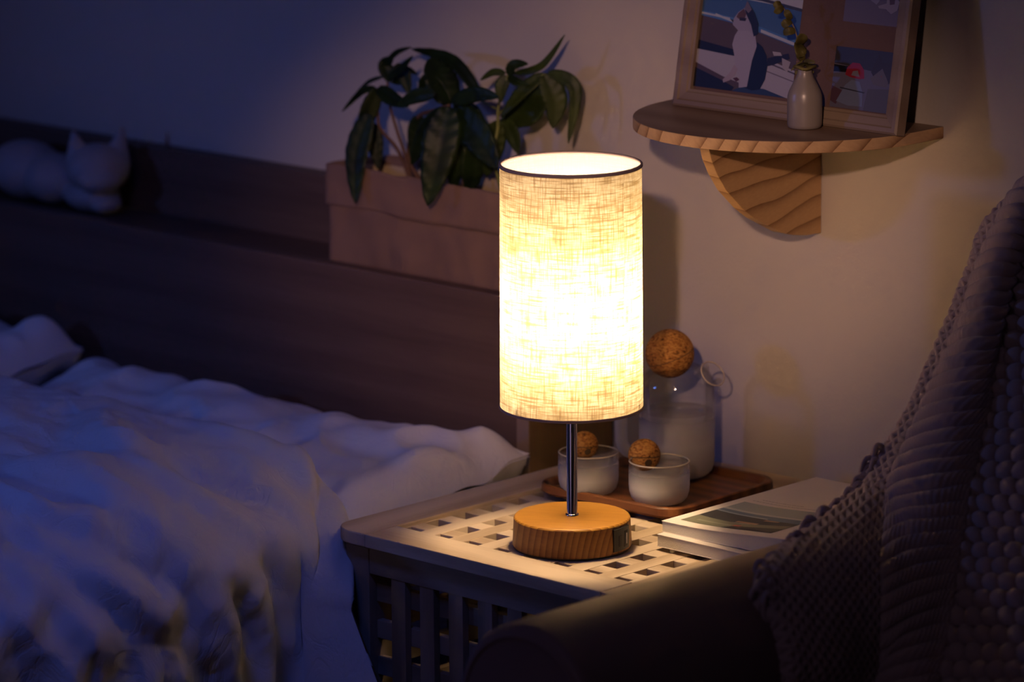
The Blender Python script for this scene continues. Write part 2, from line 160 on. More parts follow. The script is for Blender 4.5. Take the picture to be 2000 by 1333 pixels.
def pine(name, dark, light, scale, rot=(0,0,0), loc=(0,0,0), st=(1,1,1), dist=1.2, dscale=1.0, bdir='Z', rings=False, power=3.0, amt=.85, rough=.5, phase=0, zone=.35):
    """pale wood with thin dark growth lines"""
    m, t, o = nt(name); p = principled(t, o, light, rough, 0, .3)
    tc = t.nodes.new('ShaderNodeTexCoord'); mp = t.nodes.new('ShaderNodeMapping'); mp.vector_type = 'TEXTURE'
    mp.inputs['Rotation'].default_value = rot; mp.inputs['Location'].default_value = loc; mp.inputs['Scale'].default_value = st
    t.links.new(tc.outputs['Object'], mp.inputs[0])
    lo = N(t, 'ShaderNodeTexNoise', Scale=9.0, Detail=1.0); t.links.new(mp.outputs[0], lo.inputs['Vector'])
    w = t.nodes.new('ShaderNodeTexWave'); w.wave_profile = 'SAW'
    if rings: w.wave_type = 'RINGS'; w.rings_direction = bdir
    else: w.wave_type = 'BANDS'; w.bands_direction = bdir
    w.inputs['Scale'].default_value = scale; w.inputs['Distortion'].default_value = dist; w.inputs['Detail'].default_value = 1.0; w.inputs['Detail Scale'].default_value = dscale
    t.links.new(mp.outputs[0], w.inputs['Vector'])
    ph = N(t, 'ShaderNodeMath', _operation='MULTIPLY'); t.links.new(lo.outputs[0], ph.inputs[0]); ph.inputs[1].default_value = 14.0*zone/.35
    t.links.new(ph.outputs[0], w.inputs['Phase Offset'])
    pw = N(t, 'ShaderNodeMath', _operation='POWER'); t.links.new(w.outputs['Fac'], pw.inputs[0]); pw.inputs[1].default_value = power
    n = N(t, 'ShaderNodeTexNoise', Scale=500.0, Detail=3.0); mp2 = t.nodes.new('ShaderNodeMapping'); mp2.inputs['Scale'].default_value = (.3, .3, 1); t.links.new(mp.outputs[0], mp2.inputs[0]); t.links.new(mp2.outputs[0], n.inputs['Vector'])
    a = N(t, 'ShaderNodeMath', _operation='MULTIPLY'); t.links.new(pw.outputs[0], a.inputs[0]); a.inputs[1].default_value = amt
    b = N(t, 'ShaderNodeMath', _operation='MULTIPLY_ADD'); t.links.new(n.outputs[0], b.inputs[0]); b.inputs[1].default_value = .35; t.links.new(a.outputs[0], b.inputs[2])
    c = N(t, 'ShaderNodeMath', _operation='SUBTRACT'); c.inputs[1].default_value = .12; c.use_clamp = True; t.links.new(b.outputs[0], c.inputs[0])
    mx = t.nodes.new('ShaderNodeMix'); mx.data_type = 'RGBA'; mx.inputs[6].default_value = rgb(light); mx.inputs[7].default_value = rgb(dark)
    t.links.new(c.outputs[0], mx.inputs[0]); t.links.new(mx.outputs[2], p.inputs['Base Color'])
    return m
M['pine'] = pine('pine_shelf_edge', (0.160,0.068,0.024), (0.560,0.368,0.200), 19, rot=(0,.7,.3), dist=1.0, bdir='X', power=3.5)
M['pineb'] = pine('pine_bracket', (0.165,0.068,0.022), (0.495,0.315,0.150), 14, rot=(.24,0,0), st=(1,1,1), dist=.8, bdir='Z', power=4.5)
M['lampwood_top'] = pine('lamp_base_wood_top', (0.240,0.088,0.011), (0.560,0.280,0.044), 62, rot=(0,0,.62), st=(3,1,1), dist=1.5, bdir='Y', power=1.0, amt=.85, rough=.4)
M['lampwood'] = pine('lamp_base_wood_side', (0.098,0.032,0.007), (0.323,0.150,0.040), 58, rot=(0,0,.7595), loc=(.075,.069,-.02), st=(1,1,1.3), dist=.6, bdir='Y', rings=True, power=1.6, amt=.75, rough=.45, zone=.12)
M['pinetop_shaded'] = wood('pine_shelf_top_shaded', (0.21,0.13,0.085), (0.32,0.22,0.15), 'X', 1, .5, 10, .9)  # same pine as the edge, its colour lowered to carry the shade
M['framewood'] = wood('frame_wood', (0.19,0.13,0.09), (0.25,0.185,0.135), 'X', 1, .5, 12, .9)
M['head'] = wood('headboard_wood', (0.075,0.045,0.034), (0.170,0.110,0.084), 'X', .8, .45, 9, 1.1, bdir='Z', st=.05, wamt=.14)
M['headZ'] = wood('headboard_side_wood', (0.098,0.056,0.026), (0.158,0.098,0.045), 'Z', 1.2, .5, 7, .9)
M['headedge'] = plain('headboard_edge_band', (0.225,0.158,0.120), .5)
M['traywood'] = wood('acacia_tray', (0.059,0.018,0.007), (0.180,0.068,0.023), 'X', 1, .42, 16, .9, bdir='Y')
M['chrome'] = plain('chrome', (.75,.75,.78), .12, 1)
M['black'] = plain('black_plastic', (.012,.012,.013), .35)
M['socket'] = plain('socket_black', (.004,.004,.004), .5)
M['contact'] = plain('port_tongue', (.75,.72,.65), .35)
M['shade'] = linen_shade('linen_shade_fabric')
M['rim'] = plain('shade_rim_tape', (.20,.15,.16), .8)
M['glass'] = glass_mat('clear_glass')
M['rim_highlight'] = plain('glass_rim_highlight', (.55,.50,.46), .12, spec=1.0)  # bright rim highlight painted as a pale solid colour
M['cup'] = glass_mat('cup_glass', .032, .012, .78)
M['jug'] = glass_mat('jug_glass', .068, .030, .78)
M['frost'] = glass_mat('frosted_handle_glass', 5, 4.9, .8)
M['cork'] = cork('cork')
M['corkhole'] = plain('cork_hole', (.05,.025,.012), .9)
M['paper'] = plain('book_pages', (0.595,0.544,0.459), .8, bump=.3, bscale=900)
M['cover'] = plain('book_cover', (.78,.70,.62), .55)
M['ink'] = plain('print_ink', (.12,.09,.07), .7)
M['kraft'] = plain('kraft_paper', (0.19,0.112,0.08), .8, bump=.35, bscale=45, vary=.06)
M['kraft_in'] = plain('kraft_paper_inside', (0.413,0.315,0.195), .85, bump=.3, bscale=60)
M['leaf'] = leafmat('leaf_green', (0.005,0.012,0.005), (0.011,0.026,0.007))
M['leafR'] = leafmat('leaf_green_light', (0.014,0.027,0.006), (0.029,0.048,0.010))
M['stem'] = plain('brown_stem', (.12,.06,.035), .7)
M['stemR'] = plain('green_stem', (.15,.17,.05), .6)
M['terracotta'] = plain('dark_terracotta', (0.128,0.044,0.028), .7)
M['soil'] = plain('soil', (.03,.02,.015), .95, bump=.5, bscale=120)
M['eu'] = leafmat('dried_leaf', (.09,.08,.025), (.20,.17,.06))
M['twig'] = plain('dried_twig', (.26,.18,.12), .8)
M['ceramic'] = plain('pale_ceramic', (0.259,0.225,0.207), .32, spec=.6, bump=.12, bscale=90)
M['catwhite'] = plain('white_plaster', (.30,.28,.29), .6)
M['sheet'] = cloth('white_sheet_cotton', (0.533,0.518,0.518), wr=.35)
M['duvet'] = cloth('white_duvet_cotton', (0.533,0.518,0.518), wr=.30)
M['pillow'] = cloth('white_pillow_cotton', (.72,.69,.66), wr=.25)
M['chair'] = plain('brown_leather', (0.237,0.162,0.143), .5, spec=.35, bump=.1, bscale=180)
M['knit'] = cloth('cream_knit_wool', (.44,.34,.32), 700, .7, .3)
M['mat'] = plain('brown_mount', (0.128,0.075,0.068), .9, bump=.3, bscale=800)
M['dark'] = plain('dark_backing', (.03,.02,.02), .8)
_pc = {}
def flat(c):
    k = tuple(c)
    if k not in _pc: _pc[k] = plain('photo_print_ink', [q*.72 for q in c], .45, spec=.3)
    return _pc[k]
# ------------------------------------------------------------------ object helpers
def tag(o, label=None, cat=None, group=None, kind=None):
    if label: o['label'] = label
    if cat: o['category'] = cat
    if group: o['group'] = group
    if kind: o['kind'] = kind
    return o
def thing(name, label, cat, loc, group=None):
    o = bpy.data.objects.new(name, None); o.empty_display_size = .02; COL.objects.link(o); o.location = loc
    return tag(o, label, cat, group)
def rootloc(o):
    while o.parent: o = o.parent
    return V(o.location)
def obj(name, bm, mats, parent=None, loc=None, smooth=False, bevel=0, segs=2, sub=0, solid=0):
    """bm is in world coordinates; origin goes to the root thing, or to loc"""
    org = rootloc(parent) if parent else V(loc if loc is not None else (0,0,0))
    bmesh.ops.translate(bm, verts=bm.verts, vec=-org)
    me = bpy.data.meshes.new(name); bm.normal_update(); bm.to_mesh(me); bm.free()
    for m in (mats if isinstance(mats, (list, tuple)) else [mats]): me.materials.append(m)
    if smooth:
        for p in me.polygons: p.use_smooth = True
    o = bpy.data.objects.new(name, me); COL.objects.link(o)
    if parent: o.parent = parent
    else: o.location = org
    if bevel:
        b = o.modifiers.new('bevel', 'BEVEL'); b.width = bevel; b.segments = segs; b.limit_method = 'ANGLE'; b.angle_limit = radians(40)
    if solid:
        s = o.modifiers.new('solid', 'SOLIDIFY'); s.thickness = solid; s.offset = 0
    if sub:
        s = o.modifiers.new('sub', 'SUBSURF'); s.levels = s.render_levels = sub
    return o
def box(bm, x0, x1, y0, y1, z0, z1, mi=0):
    vs = [bm.verts.new((x, y, z)) for z in (z0, z1) for x, y in ((x0,y0),(x1,y0),(x1,y1),(x0,y1))]
    for f in ((3,2,1,0),(4,5,6,7),(0,1,5,4),(1,2,6,5),(2,3,7,6),(3,0,4,7)):
        bm.faces.new([vs[i] for i in f]).material_index = mi
def prism(bm, pts, ax, a0, a1, mi=0):
    """extrude 2-D polygon pts along axis ax ('X','Y','Z')"""
    def P(p, a): return {'X': (a, p[0], p[1]), 'Y': (p[0], a, p[1]), 'Z': (p[0], p[1], a)}[ax]
    A = [bm.verts.new(P(p, a0)) for p in pts]; B = [bm.verts.new(P(p, a1)) for p in pts]
    n = len(pts)
    bm.faces.new(A).material_index = mi; bm.faces.new(B[::-1]).material_index = mi
    for i in range(n): bm.faces.new((A[i], B[i], B[(i+1)%n], A[(i+1)%n])).material_index = mi
    bmesh.ops.recalc_face_normals(bm, faces=bm.faces)
def lathe(bm, prof, c, seg=64, uvr=None, mi=0, close=False):
    """prof: list of (r,z); c centre (x,y,z0)"""
    rings = []
    for r, z in prof:
        if r < 1e-6: rings.append([bm.verts.new((c[0], c[1], c[2]+z))])
        else: rings.append([bm.verts.new((c[0]+r*cos(2*pi*i/seg), c[1]+r*sin(2*pi*i/seg), c[2]+z)) for i in range(seg)])
    for a, b in zip(rings, rings[1:]):
        for i in range(seg):
            j = (i+1) % seg
            if len(a) == 1 and len(b) == 1: continue
            if len(a) == 1: f = bm.faces.new((a[0], b[j], b[i]))
            elif len(b) == 1: f = bm.faces.new((a[i], a[j], b[0]))
            else: f = bm.faces.new((a[i], a[j], b[j], b[i]))
            f.material_index = mi
    return rings
def frames(pts):
    T = []
    for i in range(len(pts)):
        a = pts[max(0, i-1)]; b = pts[min(len(pts)-1, i+1)]; T.append((b-a).normalized())
    n = T[0].orthogonal().normalized(); out = []
    for t in T:
        n = (n - t*n.dot(t)).normalized(); out.append((t, n, t.cross(n)))
    return out
def smoothpath(pts, k=6):
    pts = [V(p) for p in pts]; out = []
    for i in range(len(pts)-1):
        p0 = pts[max(0,i-1)]; p1 = pts[i]; p2 = pts[i+1]; p3 = pts[min(len(pts)-1,i+2)]
        for j in range(k):
            t = j/k
            out.append(.5*((2*p1)+(-p0+p2)*t+(2*p0-5*p1+4*p2-p3)*t*t+(-p0+3*p1-3*p2+p3)*t**3))
    out.append(pts[-1]); return out
def tube(bm, pts, r, seg=10, cap=True, k=6, mi=0, closed=False):
    P = smoothpath(pts, k) if k else [V(p) for p in pts]
    rr = r if callable(r) else (lambda t: r)
    rings = []
    for i, (p, (t, n, b)) in enumerate(zip(P, frames(P))):
        q = rr(i/(len(P)-1)); rings.append([bm.verts.new(p+n*q*cos(2*pi*j/seg)+b*q*sin(2*pi*j/seg)) for j in range(seg)])
    for a, b in zip(rings, rings[1:]):
        for i in range(seg): bm.faces.new((a[i], a[(i+1)%seg], b[(i+1)%seg], b[i])).material_index = mi
    if cap: bm.faces.new(rings[0][::-1]); bm.faces.new(rings[-1])
def ball(bm, c, r, u=40, v=24):
    bmesh.ops.create_uvsphere(bm, u_segments=u, v_segments=v, radius=r, matrix=Matrix.Translation(V(c)))
def grid(bm, fn, nu, nv):
    vs = [[bm.verts.new(fn(i/nu, j/nv)) for i in range(nu+1)] for j in range(nv+1)]
    for j in range(nv):
        for i in range(nu): bm.faces.new((vs[j][i], vs[j][i+1], vs[j+1][i+1], vs[j+1][i]))
def sm(a, b, x):
    t = max(0., min(1., (x-a)/(b-a))); return t*t*(3-2*t)
def struct(name, bm, m, loc=(0,0,0), **kw): return tag(obj(name, bm, m, loc=loc, **kw), kind='structure')
# ------------------------------------------------------------------ room
RX0, RX1, RY0, RZ = -2.3, 3.6, -3.7, 2.5
bm = bmesh.new(); box(bm, RX0-.1, RX1+.1, WY, WY+.1, 0, RZ); struct('wall_back', bm, M['wall'])
bm = bmesh.new(); box(bm, RX0-.1, RX0, RY0, WY, 0, RZ); struct('wall_left', bm, M['wall'])
bm = bmesh.new(); box(bm, RX1, RX1+.1, RY0, WY, 0, RZ); struct('wall_right', bm, M['wall'])
bm = bmesh.new(); box(bm, RX0-.1, RX1+.1, RY0-.1, RY0, 0, RZ); struct('wall_front', bm, M['wall'])
bm = bmesh.new(); box(bm, RX0-.1, RX1+.1, RY0-.1, WY+.1, -.1, 0); struct('floor', bm, M['floor'])
bm = bmesh.new(); box(bm, RX0-.1, RX1+.1, RY0-.1, WY+.1, RZ, RZ+.1); struct('ceiling', bm, M['ceil'])
# ------------------------------------------------------------------ lattice side table
TX0, TX1, TY0, TY1, TZ = -.210, .183, -.109, .3240, .504
tb = thing('side_table', 'pale wooden cube side table with lattice top and lattice sides beside the bed', 'table', (-.0135, .107, 0))
def rrect(x0, x1, y0, y1, r, n=8):
    pts = []
    for cx, cy, a0 in ((x1-r, y0+r, -90), (x1-r, y1-r, 0), (x0+r, y1-r, 90), (x0+r, y0+r, 180)):
        for i in range(n+1):
            a = radians(a0+90*i/n); pts.append((cx+r*cos(a), cy+r*sin(a)))
    return pts
IX0, IX1, IY0, IY1 = -.1615, .1345, -.0665, .2790
outer = rrect(TX0, TX1, TY0, TY1, .028)
def rail_bm(region):
    b = bmesh.new(); prism(b, region, 'Z', TZ-.0125, TZ); return b
yl = [p for p in outer]
# side rails carry the rounded corners, the cross rails sit between them
left = [p for p in outer if p[0] < IX0-.001]
left = [(IX0, TY0)] + [(IX0, TY1)] + [p for p in outer if p[0] < IX0-.02]
right = [(IX1, TY1), (IX1, TY0)] + [p for p in outer if p[0] > IX1+.02]
obj('top_rail', rail_bm(left), M['table'], tb, bevel=.0012)
obj('top_rail', rail_bm(right), M['table'], tb, bevel=.0012)
obj('top_rail', rail_bm([(IX0+.0002, TY0), (IX1-.0002, TY0), (IX1-.0002, IY0), (IX0+.0002, IY0)]), M['tableX'], tb, bevel=.0008)
obj('top_rail', rail_bm([(IX0+.0002, IY1), (IX1-.0002, IY1), (IX1-.0002, TY1), (IX0+.0002, TY1)]), M['tableX'], tb, bevel=.0008)
LZ = .500
hx = [.112-.0375*i for i in range(8)]
hy = [-.0575+.0365*i for i in range(10)]
xs = [IX1-.006] + [x-.01875 for x in hx]
for i, x in enumerate(xs):
    w = .0095 if 0 < i < 8 else .0085
    b = bmesh.new(); box(b, x-w, x+w, IY0-.004, IY1+.004, LZ-.016, LZ)
    obj('top_slat', b, M['table'], tb, bevel=.0005)
for y in [y+.01825 for y in hy[:-1]]+[IY0-.006]:
    b = bmesh.new(); box(b, IX0-.004, IX1+.004, y-.0092, y+.0092, LZ-.0164, LZ-.0004)
    obj('top_slat', b, M['tableX'], tb, bevel=.0005)
LX0, LX1, LY0, LY1 = -.1985, .1715, -.0975, .3125
LW = .030
for sx in (0, 1):
    for sy in (0, 1):
        x = LX0 if sx == 0 else LX1-LW; y = LY0 if sy == 0 else LY1-LW
        b = bmesh.new(); box(b, x, x+LW, y, y+LW, 0, TZ-.0166); obj('leg', b, M['tableZ_shaded'], tb, bevel=.001)
def side(ax, a, sgn, u0, u1):
    """lattice panel: outer face at a, outward direction sgn, from u0 to u1"""
    def bb(du0, du1, d0, d1, z0, z1):
        b = bmesh.new(); lo, hi = sorted((a-sgn*d0, a-sgn*d1))
        if ax == 'Y': box(b, du0, du1, lo, hi, z0, z1)
        else: box(b, lo, hi, du0, du1, z0, z1)
        return b
    ma = M['sideX_shaded'] if ax == 'Y' else M['sideY_shaded']
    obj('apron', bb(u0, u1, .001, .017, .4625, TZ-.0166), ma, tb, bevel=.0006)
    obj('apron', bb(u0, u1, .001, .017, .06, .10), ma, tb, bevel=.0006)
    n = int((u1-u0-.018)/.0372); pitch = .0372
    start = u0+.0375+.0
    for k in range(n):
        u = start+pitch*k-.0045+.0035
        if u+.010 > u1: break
        obj('side_slat', bb(u-.009, u+.009, .002, .010, .10, .4625), M['tableZ_shaded'], tb, bevel=.0005)
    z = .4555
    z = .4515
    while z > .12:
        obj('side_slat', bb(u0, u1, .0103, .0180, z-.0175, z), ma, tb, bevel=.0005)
        z -= .0355
side('Y', LY0, -1, LX0+LW, LX1-LW)
side('Y', LY1, 1, LX0+LW, LX1-LW)
side('X', LX0, -1, LY0+LW, LY1-LW)
side('X', LX1, 1, LY0+LW, LY1-LW)
# ------------------------------------------------------------------ table lamp
lp = thing('table_lamp', 'lit table lamp with cylindrical linen shade, chrome pole and round wooden base', 'lamp', (0,0,.5))
b = bmesh.new(); lathe(b, [(0,.002),(.0545,.002),(.0549,.0035),(.0537,.0275)], (0,0,.5), 96)
base = obj('base', b, M['lampwood'], lp, smooth=True)
b = bmesh.new(); lathe(b, [(.0537,.0275),(.0530,.0288),(.0518,.0292),(0,.0292)], (0,0,.5), 96); obj('base_top', b, M['lampwood_top'], base, smooth=True)
b = bmesh.new(); lathe(b, [(0,0),(.0535,0),(.0540,.001),(.0540,.0022),(0,.0022)], (0,0,.5), 96); obj('foot_pad', b, M['black'], base)
b = bmesh.new(); lathe(b, [(0,.0292),(.0063,.0292),(.0064,.0302),(.0058,.0312),(.00495,.0314),(.00495,.150),(0,.150)], (0,0,.5), 48)
obj('pole', b, M['chrome'], lp, smooth=True, bevel=.0002)
b = bmesh.new(); lathe(b, [(0,.148),(.014,.150),(.016,.156),(.016,.192),(.013,.196),(0,.196)], (0,0,.5), 40); obj('bulb_socket', b, M['ceramic'], lp, smooth=True)
b = bmesh.new()
for k in range(3):
    a = 2*pi*k/3+.4; tube(b, [(.012*cos(a), .012*sin(a), .655), (.0640*cos(a), .0640*sin(a), .640)], .0011, 6, k=0)
obj('shade_carrier', b, M['chrome'], lp)
BZ = .722
m, t, o = nt('warm_bulb'); e = N(t, 'ShaderNodeEmission', Color=(1, .69, .40, 1), Strength=236.0); t.links.new(e.outputs[0], o.inputs[0]); M['bulb'] = m
b = bmesh.new(); lathe(b, [(0,.034),(.012,.031),(.021,.021),(.024,.006),(.020,-.010),(.013,-.024),(0,-.026)][::-1], (0,0,BZ), 16); obj('bulb', b, M['bulb'], lp, smooth=True)
b = bmesh.new(); S = 160; nz = 24
uvl = b.loops.layers.uv.new('UVMap')
rows_ = [[b.verts.new(((.0655-.0012*j/nz)*cos(2*pi*i/S), (.0655-.0012*j/nz)*sin(2*pi*i/S), .632+.2245*j/nz)) for i in range(S)] for j in range(nz+1)]
for j in range(nz):
    for i in range(S):
        f = b.faces.new((rows_[j][i], rows_[j][(i+1)%S], rows_[j+1][(i+1)%S], rows_[j+1][i]))
        for l, (ii, jj) in zip(f.loops, ((i,j),(i+1,j),(i+1,j+1),(i,j+1))): l[uvl].uv = (ii/S*.41, jj/nz*.2245)
sh = obj('lamp_shade', b, M['shade'], lp, smooth=True)
for z0, z1, r_ in ((.8548,.8580,.0643),(.6312,.6338,.0655)):
    b = bmesh.new(); lathe(b, [(r_+.0004,z0),(r_+.0009,z0+.0004),(r_+.0009,z1-.0006),(r_+.0003,z1),(r_-.0012,z1),(r_-.0014,z0),(r_+.0004,z0)], (0,0,0), 128)
    obj('shade_rim', b, M['rim'], sh, smooth=True)
# usb panel on the side of the base
ca = radians(9)
def onbase(a, z, r): return (r*cos(a), r*sin(a), z)
def patch(bm, a0, a1, z0, z1, r0, r1, n=8, mi=0):
    A = [[bm.verts.new(onbase(a0+(a1-a0)*i/n, z, r)) for i in range(n+1)] for z, r in ((z0, r0), (z0, r1), (z1, r1), (z1, r0))]
    for k in range(4):
        p, q = A[k], A[(k+1)%4]
        for i in range(n): bm.faces.new((p[i], p[i+1], q[i+1], q[i])).material_index = mi
    bm.faces.new([A[k][0] for k in range(4)]); bm.faces.new([A[k][n] for k in range(4)][::-1])
    bmesh.ops.recalc_face_normals(bm, faces=bm.faces)
b = bmesh.new(); patch(b, ca-radians(13), ca+radians(13), .5045, .5255, .0530, .0559); pn = obj('usb_panel', b, M['black'], base, bevel=.0004)
b = bmesh.new(); patch(b, ca-radians(6.5), ca-radians(2.5), .5085, .5190, .0555, .0562); obj('charging_port', b, M['socket'], pn, bevel=.0003)
b = bmesh.new(); patch(b, ca+radians(2), ca+radians(9), .5070, .5220, .0555, .0562); sk = obj('charging_port', b, M['socket'], pn, bevel=.0003)
# (tongue of the larger port)
b = bmesh.new(); patch(b, ca+radians(5.0), ca+radians(6.6), .5095, .5195, .0556, .0566); tg = obj('port_tongue', b, M['contact'], pn)
# ------------------------------------------------------------------ tray, jug, cups
TR = .5042
tc_ = V((-.066, .192, TR)); ta = radians(2.5)
tr = thing('serving_tray', 'dark reddish wooden tray with raised rim under the jug and cups', 'tray', tc_)
def rot2(p): return (tc_.x+p[0]*cos(ta)-p[1]*sin(ta), tc_.y+p[0]*sin(ta)+p[1]*cos(ta))
b = bmesh.new(); hw, hd = .0885, .0835
lv = [(-.006, .022, 0), (0, .024, .004), (0.0, .026, .0105), (-.0012, .025, .0116), (-.0052, .022, .0116), (-.0066, .020, .0105), (-.010, .018, .0050)]
rings = [[b.verts.new((*rot2(p), TR+z)) for p in rrect(-hw-o_, hw+o_, -hd-o_, hd+o_, r_)] for o_, r_, z in lv]
for p, q in zip(rings, rings[1:]):
    for i in range(len(p)): b.faces.new((p[i], p[(i+1)%len(p)], q[(i+1)%len(p)], q[i]))
b.faces.new(rings[0][::-1]); b.faces.new(rings[-1]); bmesh.ops.recalc_face_normals(b, faces=b.faces)
obj('tray_body', b, M['traywood'], tr, smooth=False)
TF = TR+.0051
def cup(c, label, aim):
    t = thing('glass_cup', label, 'cup', (c[0], c[1], TF), 'frosted cups on the tray')
    R = .0290; H = .0395; b = bmesh.new()
    prof = [(0,0),(.0185,0),(.0235,.0016),(.0268,.0055),(.0285,.011),(R,.017),(R,H-.001),(R-.0004,H),(R-.0014,H),(R-.0018,H-.001),(R-.0018,.017),(.0265,.011),(.0245,.0065),(.0215,.0034),(0,.0030)]
    lathe(b, prof, (c[0], c[1], TF), 72); obj('cup_body', b, M['cup'], t, smooth=True)
    b = bmesh.new()
    tor = [(R-.0009+.0010*cos(a_), H+.0002+.0008*sin(a_)) for a_ in [2*pi*q_/8 for q_ in range(9)]]
    lathe(b, tor, (c[0], c[1], TF), 72)
    obj('cup_rim', b, M['rim_highlight'], t, smooth=True)
    return t
def corkball(c, r, label, parent=None, hole=True):
    t = thing('cork_ball', label, 'cork ball', (c[0], c[1], c[2]-r), 'small cork balls on the cup rims')
    b = bmesh.new(); ball(b, c, r, 48, 32); body = obj('ball_body', b, M['cork'], t, smooth=True)
    vd = V((.69, -.70, .0)).normalized(); side_ = V((.72, .69, 0)); up = V((0,0,1))
    # drilled hole, seen as a dark round pit
    d = (vd*.93 + side_*.22 + up*(-.30)).normalized()
    b = bmesh.new(); bmesh.ops.create_cone(b, cap_ends=True, segments=28, radius1=r*.23, radius2=r*.23, depth=r*.12)
    bmesh.ops.transform(b, matrix=Matrix.Translation(V(c)+d*(r*.94))@d.to_track_quat('Z','Y').to_matrix().to_4x4(), verts=b.verts)
    obj('drilled_hole', b, M['corkhole'], t)
    # saw slit that grips the rim
    b = bmesh.new(); pts = []
    for i in range(13):
        a = radians(-60+120*i/12); q = (vd*cos(a)+side_*sin(a)).normalized(); q = (q+up*(.05-.10*(1-cos(a)))).normalized(); pts.append(V(c)+q*(r*1.0))
    tube(b, pts, r*.035, 6, k=0); obj('slit', b, M['corkhole'], t)
    return t
Rv = V((.7253,.6884,0)); Fv = V((-.6739,.708,0)).normalized()
c2 = V((-.0265, .1505, 0)); c1 = V((-.1010, .1325, 0))
cup(c2, 'small frosted glass cup standing at the front of the tray', 0)
cup(c1, 'small frosted glass cup partly behind the chrome lamp pole', 0)
def rear(c, dx): # point on the rear rim, dx along image right
    return c + Rv*dx + Fv*sqrt(.0285**2-dx*dx)
q = rear(c2, -.0135)-Fv*.004; corkball((q.x, q.y, TF+.0405), .0155, 'small cork ball with drilled hole clipped on the front cup rim')
q = rear(c1, -.0035)-Fv*.004; corkball((q.x, q.y, TF+.0405), .0135, 'small cork ball clipped on the rim of the cup behind the lamp pole')
jc = V((-.0830, .2400, TF))
jg = thing('glass_jug', 'tall frosted glass water jug with handle and ringed spout at the back of the tray', 'jug', jc)
R = .0368; Hs = .0875
prof = [(0,0),(.0240,0),(.0300,.0018),(.0345,.0062),(.0362,.0125),(R,.020),(R,Hs),(.0355,Hs+.0075),(.0315,Hs+.0145),(.0262,Hs+.0195),(.0222,Hs+.0215),
        (.0212,Hs+.0215),(.0212,Hs+.0200),(.0255,Hs+.0178),(.0305,Hs+.0130),(.0340,Hs+.0065),(R-.002,Hs),(R-.002,.020),(.0340,.0130),(.0320,.0075),(.0285,.0040),(0,.0032)]
b = bmesh.new(); lathe(b, prof, jc, 96); jb = obj('jug_body', b, M['jug'], jg, smooth=True)
b = bmesh.new(); hp = [jc-Rv*.036+V((0,0,.072)), jc-Rv*.047+V((0,0,.073)), jc-Rv*.0535+V((0,0,.066)), jc-Rv*.0540+V((0,0,.046)), jc-Rv*.0530+V((0,0,.032)), jc-Rv*.0470+V((0,0,.024)), jc-Rv*.036+V((0,0,.0225))]
tube(b, hp, .0062, 16, k=8); obj('handle', b, M['frost'], jg, smooth=True)
# spout: short flared tube with a ring lip
b = bmesh.new(); d = (Rv*.50+V((0,0,.62))-Fv*.62).normalized(); s0 = jc+Rv*.0262+V((0,0,Hs+.007))-Fv*.006
fr = frames([s0, s0+d*.02])[0]
prev = None
for k, (dd, rr) in enumerate(((0,.0105),(.006,.0098),(.012,.0105),(.0155,.0120),(.0160,.0128),(.0150,.0124))):
    ring = [b.verts.new(s0+d*dd+fr[1]*rr*cos(2*pi*i/40)+fr[2]*rr*sin(2*pi*i/40)) for i in range(40)]
    if prev:
        for i in range(40): b.faces.new((prev[i], prev[(i+1)%40], ring[(i+1)%40], ring[i]))
    prev = ring
obj('spout', b, M['glass'], jg, smooth=True)
b = bmesh.new()
def ringtube(bm, c, ax, R_, r_, n=48, k=8):
    t_, u_, v_ = frames([V(c), V(c)+ax])[0]
    rs = []
    for i in range(n):
        a = 2*pi*i/n; o_ = u_*cos(a)+v_*sin(a)
        rs.append([bm.verts.new(V(c)+o_*(R_+r_*cos(2*pi*j/k))+ax*(r_*sin(2*pi*j/k))) for j in range(k)])
    for i in range(n):
        for j in range(k): bm.faces.new((rs[i][j], rs[(i+1)%n][j], rs[(i+1)%n][(j+1)%k], rs[i][(j+1)%k]))
ringtube(b, s0+d*.0155, d, .0130, .0008)
M['lip'] = plain('glass_lip', (.45,.38,.34), .15, spec=.8)
obj('spout_lip', b, M['lip'], jg, smooth=True)
# water inside
M['water'] = glass_mat('water')
b = bmesh.new(); lathe(b, [(0,.0045),(.0278,.0055),(.0335,.0140),(.0346,.021),(.0346,.0640)], jc, 64); w = obj('water', b, M['water'], jg, smooth=True)
m, t, o = nt('water_top'); tr_ = N(t, 'ShaderNodeBsdfTransparent', Color=(.80,.78,.76,1)); gl = N(t, 'ShaderNodeBsdfGlossy', Roughness=.05, Color=(.9,.9,.9,1)); mx = t.nodes.new('ShaderNodeMixShader'); mx.inputs[0].default_value = .22
t.links.new(tr_.outputs[0], mx.inputs[1]); t.links.new(gl.outputs[0], mx.inputs[2]); t.links.new(mx.outputs[0], o.inputs[0])
b = bmesh.new(); lathe(b, [(0,.0640),(.0335,.0640),(.0346,.0648)], jc, 64); obj('water_surface', b, m, w, smooth=True)
b = bmesh.new(); bc = jc+V((0,0,Hs+.0335))-Rv*.0070; ball(b, bc, .0238, 56, 40)
t = thing('cork_stopper', 'large round cork ball stopper resting in the top of the glass jug', 'stopper', bc-V((0,0,.0238)))
cs = obj('ball_body', b, M['cork'], t, smooth=True)
b = bmesh.new(); pts = []
vd = V((.69,-.72,0)).normalized(); tilt = (V((0,0,1))*.93-Rv*.36).normalized()
e1 = vd; e2 = tilt.cross(e1).normalized()
for i in range(25):
    a = radians(-80+160*i/24); pts.append(bc+(e1*cos(a)+e2*sin(a)-tilt*.12).normalized()*.0237)
tube(b, pts, .0004, 6, k=0); obj('seam', b, M['corkhole'], t)
